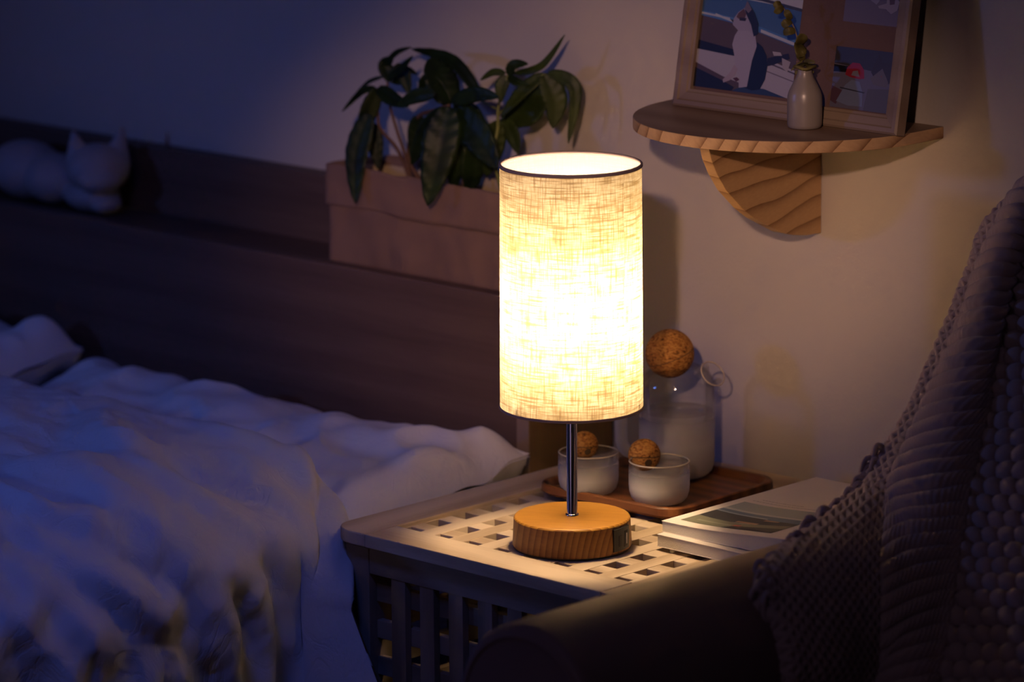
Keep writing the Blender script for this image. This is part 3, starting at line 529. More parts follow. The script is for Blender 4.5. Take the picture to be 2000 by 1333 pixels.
# ------------------------------------------------------------------ books
def paperback(loc, w, d_, h, rise, label, lean=0, print_=False):
    t = thing('paperback_book', label, 'book', loc, 'paperbacks stacked on the table')
    x0, y0, z0 = loc
    nu = 24
    def sec(u): return rise*sm(.1, .95, u)
    def slab(za, zb, ins, m_, name, fa, fb, par=t):
        bm = bmesh.new()
        rings = []
        for i in range(nu+1):
            u = i/nu; x = x0+ins+(w-2*ins)*u
            A = z0+za+fa*sec(u); B = z0+zb+fb*sec(u)
            rings.append([bm.verts.new(p) for p in ((x, y0+ins, A), (x, y0+d_-ins, A), (x, y0+d_-ins, B), (x, y0+ins, B))])
        for p, q in zip(rings, rings[1:]):
            for k in range(4): bm.faces.new((p[k], p[(k+1)%4], q[(k+1)%4], q[k]))
        bm.faces.new(rings[0][::-1]); bm.faces.new(rings[-1]); bmesh.ops.recalc_face_normals(bm, faces=bm.faces)
        return obj(name, bm, m_, par)
    slab(.0004, h-.0004, .0006, M['paper'], 'pages', lean, 1)
    slab(0, .0004, 0, M['cover'], 'back_cover', lean, lean)
    cv = slab(h-.0004, h, 0, M['cover'], 'front_cover', 1, 1)
    if print_:
        top = lambda x, y, e_=.00008: (x, y, z0+h+sec((x-x0)/w)+e_)
        def poly(pts, col, e_, mats, bm):
            # cut into strips along x so that it follows the curved cover
            n = 14
            mi = len(mats); mats.append(flat(col))
            A, B = pts
            for i in range(n):
                f0, f1 = i/n, (i+1)/n
                def P(L, f):
                    k = f*(len(L)-1); j = min(int(k), len(L)-2); g = k-j
                    return (L[j][0]*(1-g)+L[j+1][0]*g, L[j][1]*(1-g)+L[j+1][1]*g)
                q = [P(A, f0), P(A, f1), P(B, f1), P(B, f0)]
                bm.faces.new([bm.verts.new(top(*v, e_)) for v in q]).material_index = mi
        bm = bmesh.new(); ms = []
        X0, X1, Y0, Y1 = .0770, .1850, .0635, .1540
        L = lambda *p: [(X0+(X1-X0)*a, Y0+(Y1-Y0)*b_) for a, b_ in p]
        poly((L((0,0),(1,0)), L((0,1),(1,1))), (.42,.45,.45), .0001, ms, bm)           # pale sky
        poly((L((0,.66),(1,.60)), L((0,.72),(1,.66))), (.62,.62,.60), .00014, ms, bm)
        poly((L((0,.40),(1,.40)), L((0,.66),(1,.60))), (.12,.18,.27), .00018, ms, bm)  # sea
        poly((L((0,.56),(.6,.50)), L((0,.58),(.6,.53))), (.45,.50,.55), .00022, ms, bm)
        poly((L((0,.20),(.55,.25),(1,.3)), L((0,.54),(.5,.50),(1,.44))), (.045,.045,.05), .00026, ms, bm) # dark jacket
        poly((L((0,.0),(.45,.0),(1,.02)), L((0,.28),(.5,.22),(1,.34))), (.22,.22,.15), .0003, ms, bm)      # olive cloth
        poly((L((.1,.10),(.5,.10)), L((.1,.15),(.5,.13))), (.34,.33,.24), .00034, ms, bm)
        poly((L((.45,.0),(1,0)), L((.5,.10),(1,.20))), (.035,.03,.03), .00034, ms, bm)
        poly((L((.42,.26),(.66,.24)), L((.42,.31),(.66,.30))), (.50,.28,.18), .00038, ms, bm)               # hands
        poly((L((.62,.42),(.78,.42)), L((.62,.47),(.78,.46))), (.48,.27,.18), .00038, ms, bm)
        poly((L((.50,.10),(.58,.10)), L((.50,.15),(.58,.15))), (.62,.13,.07), .00042, ms, bm)               # red cuff
        obj('cover_photo', bm, ms, cv)
        # two lines of fine print above the picture
        bm = bmesh.new(); random.seed(3)
        for (xa, ya, n) in ((.086, .1690, .050), (.0800, .1620, .100)):
            x = xa
            while x < xa+n:
                lw_ = random.uniform(.0012, .005); y = ya
                bm.faces.new([bm.verts.new(top(*v, .0001)) for v in ((x, y), (x+lw_, y), (x+lw_, y+.0007), (x, y+.0007))]); x += lw_+.0009
        obj('cover_text', bm, M['ink'], cv)
    return t
paperback((.0685, .0400, .5042), .195, .222, .0115, .000, 'lower paperback of the two on the table, its cream page edges showing', 0)
paperback((.0660, .0495, .5158), .200, .222, .0103, .010, 'upper paperback with a seaside photo on its pale cover', .25, True)
# ------------------------------------------------------------------ wall shelf
sz1 = .8695; sz0 = .8583
sf = thing('wall_shelf', 'half-round pine wall shelf on a quarter-round bracket above the lamp', 'shelf', (.0195, WY-.0005, sz0))
xc, r_ = .0230, .1485; yc = WY-.045
pts = [(xc+r_, WY-.0004)] + [(xc+r_*cos(a), yc-r_*1.0*sin(a)) for a in [pi*i/64 for i in range(65)]] + [(xc-r_, WY-.0004)]
b = bmesh.new(); prism(b, pts, 'Z', sz0, sz1); bmesh.ops.recalc_face_normals(b, faces=b.faces)
for f in b.faces: f.material_index = 1 if abs(f.normal.z) > .9 else 0
obj('shelf_board', b, [M['pine'], M['pinetop_shaded']], sf, bevel=.0008)
bp = [(.1599,.8582),(.1612,.8520),(.1640,.8430),(.1723,.8279),(.1860,.8100),(.2091,.7900),(.2270,.7780),(.2464,.7685),(.2660,.7590),(.2842,.7540),(.3050,.7510),(.3252,.7504),(.3252,.8582)]
b = bmesh.new(); prism(b, bp, 'X', .0255-.0115, .0255); obj('bracket', b, M['pineb'], sf, bevel=.0005)
# ------------------------------------------------------------------ picture frame leaning on the shelf
FY, FZ = .2540, sz1; ln = radians(10.0)
fu = V((1,0,0)); fv = V((0, sin(ln), cos(ln))); fn = V((0, -cos(ln), sin(ln)))
FO = V((-.1010, FY, FZ+.0003))
def FP(u, v, w=0): return FO+fu*u+fv*v+fn*w
pf = thing('picture_frame', 'pale wooden picture frame with cat photographs leaning on the wall shelf', 'picture frame', FO)
FWd, FH, FB = .2740, .300, .0175
def bar(u0, u1, v0, v1, u0b, u1b, v0b, v1b, nm='frame_rail'):
    """mitred moulding: outer edge (first), inner edge (second)"""
    pass
def mould(o0, o1, i0, i1):
    b = bmesh.new()
    lay = [(o0, o1, -.011), (o0, o1, .001), ]
    def L(t_, w): return [FP(*(V(a+(0,)).lerp(V(b_+(0,)), t_).xy), w) for a, b_ in ((o0, i0), (o1, i1))]
    prof_ = [(0,-.011),(0,.001),(.12,.0025),(.34,.0025),(.42,.0008),(.80,-.0002),(.86,-.0015),(1.0,-.0020),(1.0,-.0045),(1.0,-.011)]
    vs = [[b.verts.new(p) for p in L(t_, w)] for t_, w in prof_]
    n = len(vs)
    for i in range(n): b.faces.new((vs[i][0], vs[i][1], vs[(i+1)%n][1], vs[(i+1)%n][0]))
    b.faces.new([v[0] for v in vs]); b.faces.new([v[1] for v in vs][::-1]); bmesh.ops.recalc_face_normals(b, faces=b.faces)
    obj('frame_rail', b, M['framewood'], pf)
mould((0.,0.), (FWd,0.), (FB,FB), (FWd-FB,FB)); mould((0.,FH), (FWd,FH), (FB,FH-FB), (FWd-FB,FH-FB))
mould((0.,0.), (0.,FH), (FB,FB), (FB,FH-FB)); mould((FWd,0.), (FWd,FH), (FWd-FB,FB), (FWd-FB,FH-FB))
b = bmesh.new(); vs = [b.verts.new(FP(u, v, w)) for w in (-.0105,-.0065) for u, v in ((.004,.004),(FWd-.004,.004),(FWd-.004,FH-.004),(.004,FH-.004))]
for f in ((3,2,1,0),(4,5,6,7),(0,1,5,4),(1,2,6,5),(2,3,7,6),(3,0,4,7)): b.faces.new([vs[i] for i in f])
bmesh.ops.recalc_face_normals(b, faces=b.faces)
obj('mount_board', b, M['mat'], pf)
def photo(u0, u1, v0, v1, polys, name='cat_photo', label=None):
    bm = bmesh.new(); ms = []; e = .0001
    for pts, c in polys:
        ms.append(flat(c)); mi = len(ms)-1
        f = bm.faces.new([bm.verts.new(FP(u0+(u1-u0)*p[0], v0+(v1-v0)*p[1], -.0062+e)) for p in pts]); f.material_index = mi
        f.normal_update()
        if f.normal.dot(fn) < 0: f.normal_flip()
        e += .00003
    o_ = obj(name, bm, ms, pf)
    if label: o_['label'] = label
def full(c): return ([(0,0),(1,0),(1,1),(0,1)], c)
# big photograph: cat sitting on a boat at the beach
PH1 = [full((.06,.13,.30)),
 ([(0,.93),(1,.86),(1,1),(0,1)], (.55,.55,.60)), ([(0,.93),(.6,.90),(1,.84),(1,.87),(.6,.93),(.45,.96),(0,.97)], (.05,.05,.07)),
 ([(0,.70),(.35,.66),(.62,.60),(1,.50),(1,.55),(.62,.65),(.35,.71),(0,.75)], (.08,.20,.45)),
 ([(0,.715),(.3,.69),(.3,.705),(0,.735)], (.5,.52,.6)), ([(.15,.71),(.35,.66),(.35,.675),(.15,.735)], (.5,.52,.6)), ([(.62,.60),(1,.50),(1,.53),(.62,.63)], (.5,.52,.6)),
 ([(0,0),(1,0),(1,.49),(.62,.59),(.3,.66),(0,.70)], (.10,.065,.055)),
 ([(0,.36),(.40,.33),(.40,.40),(0,.46)], (.012,.010,.014)),
 ([(0,.37),(.40,.34),(.52,.31),(.75,.34),(1,.27),(1,.0),(.85,.0),(.5,.08),(.3,.13),(0,.23)], (.42,.39,.46)),
 ([(.70,.33),(1,.25),(1,.235),(.70,.315)], (.10,.08,.10)), ([(.72,.24),(1,.17),(1,.16),(.72,.23)], (.16,.13,.16)),
 ([(0,.24),(.3,.13),(.5,.08),(.5,.05),(.3,.09),(0,.19)], (.10,.06,.06)),
 ([(0,0),(0,.19),(.3,.09),(.42,.04),(.40,0)], (.015,.012,.018)), ([(.40,0),(.50,.06),(.72,.06),(.95,0)], (.03,.05,.11)),
 ([(.72,.36),(.92,.43),(.94,.38),(.78,.30),(.72,.28)], (.02,.015,.02)), ([(.76,.43),(.84,.43),(.86,.40),(.78,.39)], (.45,.40,.42)), ([(.86,.38),(.95,.35),(.93,.25),(.88,.28)], (.40,.35,.38)),
 # cat: black back, white chest, legs, head
 ([(.60,.50),(.66,.46),(.71,.38),(.73,.28),(.72,.15),(.68,.05),(.60,.03),(.48,.06),(.46,.20),(.50,.40)], (.012,.012,.018)),
 ([(.40,.60),(.50,.62),(.57,.58),(.60,.46),(.57,.32),(.56,.20),(.55,.06),(.47,.04),(.46,.12),(.43,.20),(.40,.28),(.385,.36),(.355,.45),(.37,.54)], (.40,.36,.46)),
 ([(.40,.26),(.36,.17),(.30,.10),(.31,.07),(.37,.10),(.42,.16),(.44,.22)], (.40,.32,.38)),
 ([(.345,.71),(.33,.67),(.34,.64),(.40,.59),(.50,.60),(.57,.56),(.58,.62),(.54,.72),(.50,.78),(.44,.82),(.38,.77)], (.36,.32,.42)),
 ([(.44,.80),(.50,.83),(.54,.78),(.59,.68),(.60,.58),(.56,.55),(.52,.66),(.47,.74)], (.02,.018,.025)),
 ([(.38,.76),(.43,.81),(.46,.76),(.45,.71),(.40,.70),(.365,.72)], (.13,.06,.04)),
 ([(.435,.81),(.455,.89),(.51,.81),(.48,.77)], (.20,.15,.18)), ([(.31,.69),(.34,.69),(.34,.66)], (.02,.02,.02)),
 ([(.40,.72),(.47,.72),(.46,.69),(.40,.69)], (.03,.02,.025)), ([(.40,.125),(.44,.14),(.47,.12),(.44,.095)], (.10,.03,.03))]
photo(FB-.001, .1400, FB+.003, .1180, PH1, label='large print of a black and white cat sitting by the sea')
PH2 = [full((.17,.13,.16)), ([(0,.55),(.75,.48),(.75,1),(0,1)], (.03,.04,.07)), ([(.9,.3),(1,.3),(1,1),(.9,1)], (.10,.08,.10)),
 ([(.55,.62),(.66,.70),(.72,.60),(.70,.48),(.60,.45),(.50,.50)], (.02,.02,.03)), ([(.40,.50),(.56,.52),(.60,.44),(.55,.36),(.45,.42)], (.30,.26,.30)),
 ([(.72,.55),(.86,.56),(.94,.45),(.92,.30),(.82,.22),(.72,.30),(.60,.30),(.58,.34),(.72,.40)], (.34,.28,.30)), ([(.76,.52),(.86,.50),(.86,.40),(.78,.38)], (.12,.06,.04)), ([(.70,.75),(.85,.80),(.90,.66),(.74,.62)], (.02,.02,.025))]
photo(.1900, FWd-FB+.001, .0985, .1500, PH2, label='small print of cats lying on paving')
PH3 = [full((.14,.13,.20)), ([(0,.72),(1,.62),(1,1),(0,1)], (.05,.045,.06)), ([(0,.58),(.45,.60),(.45,.68),(0,.70)], (.01,.01,.015)),
 ([(.0,.10),(.0,.35),(.20,.28),(.10,.05)], (.10,.05,.08)),
 ([(.20,.55),(.22,.67),(.30,.76),(.42,.76),(.50,.66),(.52,.52),(.44,.50),(.28,.52)], (.30,.02,.04)), ([(.30,.55),(.32,.62),(.40,.64),(.44,.54)], (.22,.20,.26)),
 ([(.10,.10),(.22,.38),(.32,.48),(.45,.46),(.52,.30),(.54,.06),(.30,.05)], (.17,.20,.34)), ([(.14,.34),(.55,.30),(.55,.28),(.14,.32)], (.04,.04,.07)),
 ([(.66,.78),(.72,.94),(.78,.82),(.90,.82),(.96,.92),(1,.70),(1,.50),(.90,.48),(.70,.52),(.62,.64)], (.05,.04,.05)),
 ([(.80,.72),(.83,.66),(.88,.58),(.92,.50),(.88,.42),(.68,.44),(.62,.54),(.70,.62)], (.15,.13,.15)), ([(.56,.0),(.60,.36),(.98,.40),(1,.0)], (.11,.10,.12)), ([(.78,.60),(.81,.60),(.80,.57)], (.25,.10,.10))]
photo(.1860, FWd-FB+.001, FB+.001, .0750, PH3, label='small print of a cat beside a tied cloth bundle')
# ------------------------------------------------------------------ bud vase with dried eucalyptus
vc = V((.0790, .2345, sz1+.0003))
vs_ = thing('bud_vase', 'small pale ceramic bottle vase standing on the wall shelf before the photos', 'vase', vc)
b = bmesh.new(); lathe(b, [(0,0),(.0140,0),(.0155,.0010),(.0161,.0035),(.0163,.012),(.0163,.024),(.0160,.030),(.0150,.034),(.0118,.0405),(.0085,.0465),(.0070,.0505),(.0066,.0530),(.0068,.0545),(.0060,.0548),(.0054,.0540),(.0054,.050),(0,.046)], vc, 56)
obj('vase_body', b, M['ceramic'], vs_, smooth=True)
sp_ = thing('dried_sprig', 'dried eucalyptus sprig standing in the small ceramic bottle vase', 'dried plant', (vc.x, vc.y, vc.z+.05))
off = V((vc.x, vc.y, 0))-V((EUSTEM[1][0], EUSTEM[1][1], 0)); 
ED = []
P0_ = V(EUSTEM[0])
b = bmesh.new(); tube(b, [V((vc.x, vc.y, vc.z+.042))]+[V(p) for p in EUSTEM[1:]], .0007, 8); obj('stem', b, M['twig'], sp_, smooth=True)
def leafmesh(b, P, w, seed=0, pointy=1.0, fold=.25, curl=0.15, nrm=None, nu=8, nv=26):
    pts = smoothpath(P, nv//max(1, len(P)-1)); n = len(pts)-1
    cam = V((.69,-.70,.18)).normalized()
    rnd = random.Random(seed); roll = rnd.uniform(-.5, .5)
    rows = []
    for i, p in enumerate(pts):
        t_ = i/n; tg = (pts[min(n, i+1)]-pts[max(0, i-1)]).normalized()
        sd = tg.cross(cam).normalized(); nn = sd.cross(tg).normalized()
        sd2 = (sd*cos(roll)+nn*sin(roll)); nn2 = (nn*cos(roll)-sd*sin(roll))
        ww = w*.5*(sin(pi*min(1, t_**.75))**.8 if pointy else sqrt(max(0, 1-(2*t_-1)**2)))/cos(roll)
        ww = max(ww, .0004)
        row = []
        for j in range(nu+1):
            s = 2*j/nu-1
            rip = .0012*sin(t_*46+abs(s)*5)*abs(s)*(w/.03)
            row.append(b.verts.new(p+sd2*(s*ww)+nn2*(abs(s)*ww*fold + rip)-nn2*curl*ww*s*s))
        rows.append(row)
    for r0, r1 in zip(rows, rows[1:]):
        for j in range(nu): b.faces.new((r0[j], r0[j+1], r1[j+1], r1[j]))
for k, (a, c, w) in enumerate(EULEAF):
    b = bmesh.new(); a, c = V(a), V(c); leafmesh(b, [a, (a+c)/2+V((.002,-.003,.001)), c], w, k, 0, .3, .1, nu=6, nv=12)
    obj('leaf', b, M['eu'], sp_, smooth=True, solid=.0003)
b = bmesh.new(); c0 = vc+V((0,0,.0562)); lathe(b, [(.0030,.0010),(.0105,.0022),(.0112,.0010),(.0100,-.0008),(.0030,-.0002)], c0, 24)
for v in b.verts: v.co.z += .0010*sin(3*atan2(v.co.y-c0.y, v.co.x-c0.x)+1)
obj('leaf', b, M['eu'], sp_, smooth=True)
# small pale ornament tucked behind the frame
t = thing('round_ornament', 'small pale round ornament tucked behind the picture frame', 'ornament', (.1255, .2990, sz1+.0002))
b = bmesh.new(); lathe(b, [(0,0),(.007,0),(.0085,.003),(.0060,.010),(.0082,.014),(.0100,.020),(.0085,.026),(.0045,.030),(0,.0305)], (.1255, .2990, sz1+.0002), 32); obj('ornament_body', b, M['ceramic'], t, smooth=True)
# ------------------------------------------------------------------ bed: headboard, mattress, pillows, duvet
HX0, HX1, HY, HZ = -2.0, -.2430, .2000, .6665
hb = thing('headboard', 'dark wooden headboard with a ledge behind the pillows', 'headboard', (-1.1, .26, 0))
b = bmesh.new(); box(b, HX0, HX1-.0165, HY, HY+.018, 0, HZ); obj('front_panel', b, M['head'], hb, bevel=.0015)
b = bmesh.new(); box(b, HX0, HX1-.0165, HY+.018, .3005, HZ-.024, HZ-.006); obj('ledge', b, M['head'], hb)
b = bmesh.new(); box(b, HX0, HX1-.0165, .3005, WY-.0008, 0, .7330); obj('back_panel', b, M['head'], hb, bevel=.002)
b = bmesh.new(); box(b, HX1-.0160, HX1, HY+.0012, WY-.0008, 0, HZ); obj('side_panel', b, M['headZ'], hb, bevel=.0006)
b = bmesh.new(); box(b, HX1-.0160, HX1, HY-.0004, HY+.0012, 0, HZ); obj('edge_band', b, M['headedge'], hb)
bd = thing('bed', 'bed with white sheeted mattress mostly hidden under the duvet', 'bed', (-1.0, -.8, 0))
b = bmesh.new(); box(b, HX0, -.30, -1.9, .195, .08, .24); obj('bed_frame', b, M['head'], bd, bevel=.004)
b = bmesh.new(); box(b, HX0+.02, -.262, -1.88, .190, .245, .455); obj('mattress', b, M['sheet'], bd, bevel=.03, segs=5, smooth=True)
for x in (HX0+.08, -.36):
    for y in (-1.8, .12):
        b = bmesh.new(); box(b, x-.03, x+.03, y-.03, y+.03, 0, .08); obj('leg', b, M['head'], bd)
def fbm(x, y, z=0, o_=3): return noise.fractal(V((x, y, z)), .6, 2.0, o_)
def pillow(name, label, x0, x1, y0, y1, zb, h, seed, ear=.03, ruff=.008, lean=0.0):
    b = bmesh.new(); nx, ny = 220, 110
    def top(u, v, sgn):
        X = x0+(x1-x0)*u; Y = y0+(y1-y0)*v
        du, dv = min(u, 1-u)*(x1-x0), min(v, 1-v)*(y1-y0)
        # the sides draw in between the corners
        pu = 1-ear*(1-abs(2*v-1)**2)*abs(2*u-1)**6*(.25 if u > .5 else 1); pv = 1-ear*2*(1-abs(2*u-1)**2)*abs(2*v-1)**6
        X = (x0+x1)/2+(X-(x0+x1)/2)*pu; Y = (y0+y1)/2+(Y-(y0+y1)/2)*pv
        e = (1-exp(-du/(.045 if u < .5 else .014)))*(1-exp(-dv/.026))*1.05
        z = zb + h*e if sgn > 0 else zb-.040*(1-exp(-min(du, dv)/.008))
        cor = sm(.80, .93, abs(2*u-1))*sm(.55, .85, abs(2*v-1))
        z += cor*(.014+(.008 if u > .5 and x1 > -.5 else 0)*sm(.4, .9, v))
        z += ruff*sin(X*58+seed+2.5*sin(Y*17+seed))*exp(-min(dv, du)/.07)*(1 if sgn > 0 else .6)
        z += (.012*fbm(X*7, Y*7, seed)+.006*(1-abs(fbm(X*9+Y*5, Y*11-X*4, seed+3, 2))*2.2))*min(1, e*1.2)
        z += lean*(v-.5)
        if sgn < 0 and min(du, dv) > .02: z = min(z, .452)
        return V((X, Y, z))
    for sgn in (1, -1):
        vs = [[b.verts.new(top(i/nx, j/ny, sgn)) for i in range(nx+1)] for j in range(ny+1)]
        for j in range(ny):
            for i in range(nx):
                q = (vs[j][i], vs[j][i+1], vs[j+1][i+1], vs[j+1][i]); b.faces.new(q if sgn > 0 else q[::-1])
    bmesh.ops.remove_doubles(b, verts=b.verts, dist=.0002)
    o_ = obj(name, b, M['pillow'], loc=((x0+x1)/2, (y0+y1)/2, zb), smooth=True)
    return tag(o_, label, 'pillow')
pillow('pillow', 'white pillow against the headboard, its pointed corner reaching the side table', -.875, -.224, -.13, .182, .4860, .036, 1.3, lean=.030)
pillow('pillow', 'far white pillow at the left end of the headboard', -1.55, -.895, -.12, .185, .5020, .044, 4.1, lean=.03)
# duvet: top surface, rounded edge, hanging side
D0, ZT, XE, RX, RZ_ = -1.75, .5600, -.430, .2, .110
LT = XE-D0
arc = .5*pi*sqrt((RX*RX+RZ_*RZ_)/2)
LS = LT+arc+.40
def dbase(s):
    if s < LT: return D0+s, ZT, 0., 1.
    if s < LT+arc:
        a = (s-LT)/arc*pi/2; nx_, nz_ = sin(a)/RX, cos(a)/RZ_; l = sqrt(nx_*nx_+nz_*nz_)
        return XE+RX*sin(a), ZT-RZ_*(1-cos(a)), nx_/l, nz_/l
    return XE+RX, ZT-RZ_-(s-LT-arc), 1., 0.
import numpy as np
DU, DV = 520, 440
def dparam(u, v): return LS*u, -.028-1.72*(v**1.9)
SS = np.array([[dparam(i/DU, j/DV)[0] for i in range(DU+1)] for j in range(DV+1)]); YY = np.array([[dparam(i/DU, j/DV)[1] for i in range(DU+1)] for j in range(DV+1)])
EE = SS-LT; GG = np.zeros_like(EE)
for pts, amp, wid in RIDGES:
    best = np.full(EE.shape, 9.); side_ = np.zeros(EE.shape); tt = np.zeros(EE.shape); n = len(pts)-1
    for k in range(n):
        ax, ay = pts[k]; bx, by = pts[k+1]; dx, dy = bx-ax, by-ay; l2 = dx*dx+dy*dy+1e-12
        t_ = ((EE-ax)*dx+(YY-ay)*dy)/l2
        tc2 = np.clip(t_, 0, 1); d_ = np.hypot(EE-ax-tc2*dx, YY-ay-tc2*dy)
        m_ = d_ < best; best[m_] = d_[m_]; side_[m_] = ((EE-ax)*dy-(YY-ay)*dx)[m_]; tt[m_] = ((k+tc2)/n)[m_]
    # one flank of each fold is steeper than the other
    w_ = np.where(side_ > 0, wid*.75, wid*1.5)
    GG += amp*.78*np.exp(-(best/w_)**2)*np.clip((tt+.10)/.25, .25, 1)
def duvet(u, v):
    y = .0+(-1.75)*v**1.15
    s = LS*u
    y0 = -.028
    y = dparam(u, v)[1]
    x, z, nx_, nz_ = dbase(s)
    g = GG[int(round(v*DV)), int(round(u*DU))]
    g += .016*fbm(x*2.6+5, y*3.2, 1.1, 2)
    a_ = fbm(s*5.2+y*4.4, y*8.5-s*2.4, 7.7, 2); g += .010*(1-abs(a_)*2.6)*sm(.02, .2, abs(y-y0))
    a_ = fbm(s*14+y*9, y*19-s*7, 2.7, 2); g += .0022*(1-abs(a_)*2.5)
    # keep clear of the table beside it
    lim = (1-sm(-.10, -.135, y))*sm(.3, .8, nx_)
    g = min(g, .012)*lim+g*(1-lim)
    r = max(0., 1-abs(y-y0)/.045)
    drop = .045*(1-sqrt(max(0, 1-r*r)))
    q = V((x+nx_*(g-drop), y, z+nz_*(g-drop)))
    # the end of the hanging side swings out across the front corner of the table
    if y > -.160 and nx_ > .3:
        k = sm(.535, .435, q.z); t_ = max(0., min(1., (y+.160)/(.160-.028)))
        W = .055+.55*max(0, .43-q.z)
        tgt = V((-.228+t_*W*1.0, -.134+.018*t_, q.z)); tgt.y -= .006*sin(pi*t_)
        q = q.lerp(tgt, k*sm(0, .12, t_))
    return q
b = bmesh.new(); grid(b, duvet, DU, DV)
# turned-under hem along the head end
ob = obj('duvet', b, M['duvet'], loc=(-.9,-.8,.05), smooth=True, solid=.006)
tag(ob, 'rumpled white duvet spread over the bed and hanging over its side', 'duvet')
# ------------------------------------------------------------------ kraft paper bag with potted money plants
KX0, KX1, KY0, KY1, KZ = -.548, -.215, .2215, .2960, HZ-.0058
kb = thing('paper_bag', 'brown kraft paper bag planter with folded cuff standing on the headboard ledge', 'bag', ((KX0+KX1)/2, .26, KZ))
def bagwall(z0, z1, out, cr, m_, name, seed, mi=None):
    b = bmesh.new(); per = rrect(KX0-out, KX1+out, KY0-out, KY1+out, .006, 3)
    # densify the outline
    P = []
    for i in range(len(per)):
        a = V(per[i]); c = V(per[(i+1)%len(per)]); n = max(1, int((c-a).length/.006))
        for k in range(n): P.append(a.lerp(c, k/n))
    nz_ = 14; rows = []
    cx, cy = (KX0+KX1)/2, (KY0+KY1)/2
    for j in range(nz_+1):
        z = z0+(z1-z0)*j/nz_; row = []
        tap = 1-.012*(z-KZ)/.1
        for p in P:
            g = cr*(fbm(p.x*26, z*20, seed+p.y*8, 2)-.2+1.2*max(0, .25-abs(fbm(p.x*14+z*12, z*16-p.x*9, seed+5, 2))))
            n = V((p.x-cx, (p.y-cy)*3.5)).normalized()
            zz = z+(.004*fbm(p.x*12, p.y*12, seed+2) if j == nz_ or j == 0 and name == 'cuff' else 0)
            row.append(b.verts.new((cx+(p.x-cx)*tap+n.x*0, p.y-g*(1 if p.y < cy else -.3), zz)))
        rows.append(row)
    L_ = len(P)
    for r0, r1 in zip(rows, rows[1:]):
        for i in range(L_): b.faces.new((r0[i], r0[(i+1)%L_], r1[(i+1)%L_], r1[i]))
    if name == 'bag_body': b.faces.new(rows[0][::-1])
    return obj(name, b, m_, kb, smooth=True, solid=.0006)
bagwall(KZ, .7640, 0, .0035, M['kraft'], 'bag_body', 1)
bagwall(.7240, .7662, .0028, .0022, M['kraft'], 'cuff', 9)
bagwall(KZ+.02, .7600, -.0075, .0012, M['kraft_in'], 'lining', 4)
groups = {'L': ('potted_plant', 'money plant with dark drooping leaves at the left end of the paper bag', (-.445, .2585, KZ+.0008)),
          'M': ('potted_plant', 'money plant in the middle of the bag with a large leaf over the cuff', (-.370, .2585, KZ+.0008)),
          'R': ('potted_plant', 'lighter green money plant nearest the lamp reaching up to the right', (-.297, .2585, KZ+.0008))}
PL = {}
for k, (n_, lb, lc) in groups.items():
    PL[k] = thing(n_, lb, 'plant', lc, 'money plants in the paper bag')
    x, y, z = lc; hh = {'L': .066, 'M': .072, 'R': .086}[k]; rr = .0300
    b = bmesh.new(); lathe(b, [(0,0),(rr*.78,0),(rr*.80,.001),(rr*.97,hh-.012),(rr*1.02,hh-.012),(rr*1.05,hh),(rr*.95,hh),(rr*.92,hh-.010),(0,hh-.011)], lc, 40)
    pt = obj('plant_pot', b, M['terracotta'], PL[k], smooth=True, bevel=.0004)
    b = bmesh.new(); lathe(b, [(rr*.92,hh-.009),(rr*.5,hh-.007),(0,hh-.006)], lc, 24); obj('soil', b, M['soil'], pt)
for k, pts, r in STEMS:
    x, y, z = groups[k][2]; base_ = V((x+ (V(pts[0]).x-x)*.5, y, z+.062))
    b = bmesh.new(); P = [V(p) for p in pts]; P[0] = base_ if P[0].z < .775 else P[0]
    r0_ = r*.5
    tube(b, P, lambda t_, r0_=r0_: r0_*(1.15-.5*t_), 8); obj('stem', b, M['stemR'] if k == 'R' else M['stem'], PL[k], smooth=True)
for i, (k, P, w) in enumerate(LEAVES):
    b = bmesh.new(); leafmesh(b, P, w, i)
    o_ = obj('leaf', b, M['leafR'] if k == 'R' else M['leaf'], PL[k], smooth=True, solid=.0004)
# ------------------------------------------------------------------ white cat figurine
cz = HZ-.0058
bm = bmesh.new()
def blob(c, r, s=(1,1,1), rotz=0):
    mt = Matrix.Translation(V(c))@Matrix.Rotation(rotz, 4, 'Z')@Matrix.Diagonal(V((*s, 1)))
    bmesh.ops.create_uvsphere(bm, u_segments=28, v_segments=18, radius=r, matrix=mt)
cx, cy = -.945, .2560
hd_ = V((cx, cy, cz+.0500))
blob((cx-.125, cy+.004, cz+.034), .034, (1.55, 1.0, .98))
blob((cx-.075, cy+.002, cz+.030), .030, (1.5, 1.05, .95))
blob((cx-.012, cy, cz+.018), .020, (1.9, 1.3, .90))
blob((cx+.016, cy-.004, cz+.012), .013, (1.3, 1.4, .85))
blob(hd_, .0325, (1.08, .92, .86), .76)
blob(hd_+V((.016,-.012,-.010)), .0190, (1.25, .9, .78), .76)
for sx, up in ((-1, .92), (1, 1.12)):
    bc_ = hd_+Rv*(.0235*sx)+V((0, 0, .023+.004*(up-1)))
    mt = Matrix.Translation(bc_+V((0, 0, .003*up)))@Matrix.Rotation(.76, 4, 'Z')@Matrix.Rotation(.20*sx, 4, 'Y')@Matrix.Diagonal(V((1.05, .55, 1, 1)))
    bmesh.ops.create_cone(bm, cap_ends=True, segments=24, radius1=.0165, radius2=.0024, depth=.038*up, matrix=mt)
ct = thing('cat_figurine', 'white cat figurine lying on the headboard ledge at the left', 'figurine', (cx-.03, cy, cz))
o_ = obj('cat_body', bm, M['catwhite'], ct, smooth=True)
r = o_.modifiers.new('remesh', 'REMESH'); r.mode = 'VOXEL'; r.voxel_size = .0016; r.use_smooth_shade = True
s = o_.modifiers.new('smooth', 'SMOOTH'); s.factor = .7; s.iterations = 9
